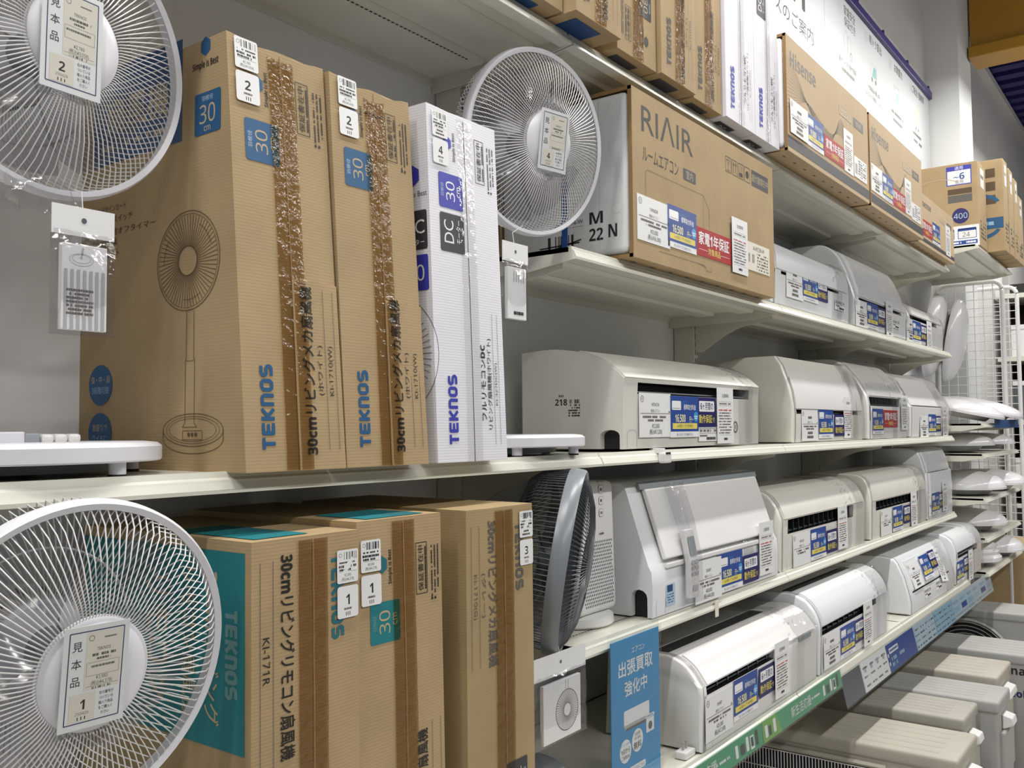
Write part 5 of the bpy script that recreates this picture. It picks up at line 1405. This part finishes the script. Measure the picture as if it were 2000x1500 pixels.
# lamp cartons
def lamp_carton(label, x0, x1, y0, z1, seal, z0=2.565):
    r = empty('lamp_carton', ((x0 + x1) / 2, y0, z0), label, 'carton', 'lamp cartons on the deep top shelf')
    B('carton_body', x0, y0, z0, x1, 1.36, z1, CARD, r, bevel=.004)
    P = Print(); D = 1.36 - y0; H = z1 - z0
    if seal == 1:
        P.rect(D - .155, H - .12, D - .03, H - .015, INDIGO); P.rect(D - .150, H - .115, D - .035, H - .040, PAPER); P.text('適用', D - .092, H - .027, .016, PAPER); P.text('~6', D - .092, H - .072, .036, CBLUE, .01); P.text('畳用', D - .092, H - .103, .016, INKG)
        P.rect(D - .15, H - .17, D - .03, H - .14, INKB); P.rect(D - .15, H - .215, D - .03, H - .175, INKG)
        P.arc(.24, H * .42, .215, .19, .004, KRAFT, 60, 165); P.disc(D - .09, .170, .042, NAVYR, 30); P.text('400', D - .09, .170, .030, LBLUE2)
        P.rect(.0, .0, D, .115, PAPER)
        for i, t in enumerate(('3400', '24')): P.frame(D - .215 + i * .11, .045, D - .125 + i * .11, .095, .003, CBLUE); P.rect(D - .215 + i * .11, .085, D - .125 + i * .11, .100, CBLUE); P.text(t, D - .175 + i * .11, .065, .024, INKG)
        P.rect(D - .23, .012, D - .01, .034, CBLUE); P.greek(D - .225, D - .015, .023, .010, PAPER, .6)
    else:
        for i in range(3): P.rect(D - .13, H - .10 - i * .075, D - .04, H - .05 - i * .075, INKB)
        P.arc(D - .12, H * .50, .095, .06, .020, BLUE, 20, 160); P.text('6', D - .12, H * .44, .07, INKG, .02); P.rect(D - .22, H * .25, D - .005, H * .37, BLUE); P.arc(D - .12, H * .28, .095, .06, .02, BLUE, 200, 340); P.greek(D - .19, D - .05, H * .31, .02, LBLUE, .8)
    P.build('side_print', r, (x0 - .0003, 1.36, z0), (0, -1, 0), (0, 0, 1))
    P = Print(); W = x1 - x0; P.rect(W * .30, H * .72, W * .75, H * .95, PAPER); P.greek(W * .35, W * .7, H * .85, .02, INKG, .8)
    for i in range(5): P.greek(W * .15, W * .85, H * (.30 - .045 * i), .012, INKG, .6)
    P.build('front_print', r, (x0, y0 - .0003, z0), (1, 0, 0), (0, 0, 1))
    return r
lamp_carton('kraft lamp carton with blue room size seal and white foot print', 5.43, 5.66, .914, 3.025, 1)
lamp_carton('kraft lamp carton with blue oval print standing forward', 5.70, 5.84, .832, 3.085, 2)
lamp_carton('kraft lamp carton behind the one with blue oval print', 5.86, 6.00, .828, 3.065, 2)
lamp_carton('kraft lamp carton with green print near the end of the shelf', 6.04, 6.17, .828, 3.045, 3)
lamp_carton('pale kraft lamp carton at the end of the shelf', 6.20, 6.36, .83, 2.975, 3)

# ------------------------------------------------------------------ wire grid panels and what stands beyond
def grid_panel(label, x, y0, y1, z0, z1, step=.055):
    r = empty('wire_grid_panel', (x, (y0 + y1) / 2, z0), label, 'grid panel', 'white wire grid panels')
    b = MB(); rr = .06
    path = [(x, y1, z0), (x, y1, z1 - rr)] + [(x, y1 - rr + rr * math.cos(a), z1 - rr + rr * math.sin(a)) for a in [PI / 2 * i / 6 for i in range(1, 7)]] + [(x, y0 + rr - rr * math.sin(a), z1 - rr + rr * math.cos(a)) for a in [PI / 2 * i / 6 for i in range(0, 7)]] + [(x, y0, z0)]
    b.tube(path, .014, 10); b.build('frame_tube', WIRE, r, smooth=60)
    b = MB(); y = y0 + step
    while y < y1: b.tube([(x, y, z0), (x, y, z1 - .01)], .0026, 4, caps=False); y += step
    z = z0 + step
    while z < z1: b.tube([(x + .004, y0, z), (x + .004, y1, z)], .0026, 4, caps=False); z += step
    tag(b.build('grid_wire', WIRE, r), kind='stuff')
grid_panel('white wire grid panel behind the lamp shelves', 6.56, .985, 1.375, .1, 2.52)
grid_panel('white wire grid panel further along the aisle', 7.35, 1.012, 1.40, .1, 2.58)
# a far shelf with boxes seen through the grids
r = empty('storage_rack', (9.3, .8, 0), 'dark storage rack seen through the wire grids', 'rack')
for yy in (.30, 1.30):
    B('rack_post', 9.0, yy, 0, 9.05, yy + .05, 2.9, PLGREY, r)
for z in (.5, 1.05, 1.6, 2.15, 2.7): B('rack_board', 8.98, .28, z, 9.6, 1.40, z + .04, SHELF, r)
B('rack_back', 9.58, .28, 0, 9.6, 1.40, 2.9, BLK, r)
k = 0
for z in (.54, 1.09, 1.64, 2.19):
    for j, (m, q) in enumerate(((DKGREY, 'dark grey'), (LBLUE2, 'pale blue'), (CARD, 'brown'), (PAPER, 'white'))):
        y = .36 + j * .25; h = (.22, .34, .28, .38)[(j + k) % 4]
        o = empty('storage_box', (9.15, y, z), '%s storage box on the far rack, %s board' % (q, ('lowest', 'second', 'third', 'highest')[k]), 'box', 'boxes on the far rack')
        mm = (m, BLK, m, DKGREY)[(j * 3 + k) % 4]
        B('box_body', 9.05, y, z, 9.5, y + .20, z + h, mm, o, bevel=.006); B('box_lid', 9.04, y - .005, z + h - .04, 9.51, y + .205, z + h, m, o, bevel=.004)
    k += 1
# brown carton at the aisle side beneath the lamps
r = empty('storage_carton', (6.9, .95, .0), 'brown carton standing beyond the lowest lamp shelf', 'carton')
B('carton_body', 6.55, .55, .0, 7.2, 1.15, .83, CARD, r, bevel=.006); B('packing_tape', 6.54, .82, .40, 6.551, .88, .832, TAPE, r)

r = B('masking_tape', 2.192, .9995, 1.120, 2.212, 1.0005, 1.160, PAPERC); tag(r, 'cream masking tape tab hanging from the rail below the tilted panel unit', 'tape')

# crumpled clear wrap left at the foot of the first fan's guard
fr = [o for o in bpy.data.objects if o.name == 'electric_fan'][0]
b = MB(); b.sheet([(1.075, 1.858), (1.070, 1.868), (1.066, 1.880), (1.068, 1.892)], .478, .570, nx=12, jit=.006); b.build('clear_wrap_remnant', BAGF, fr, smooth=60)
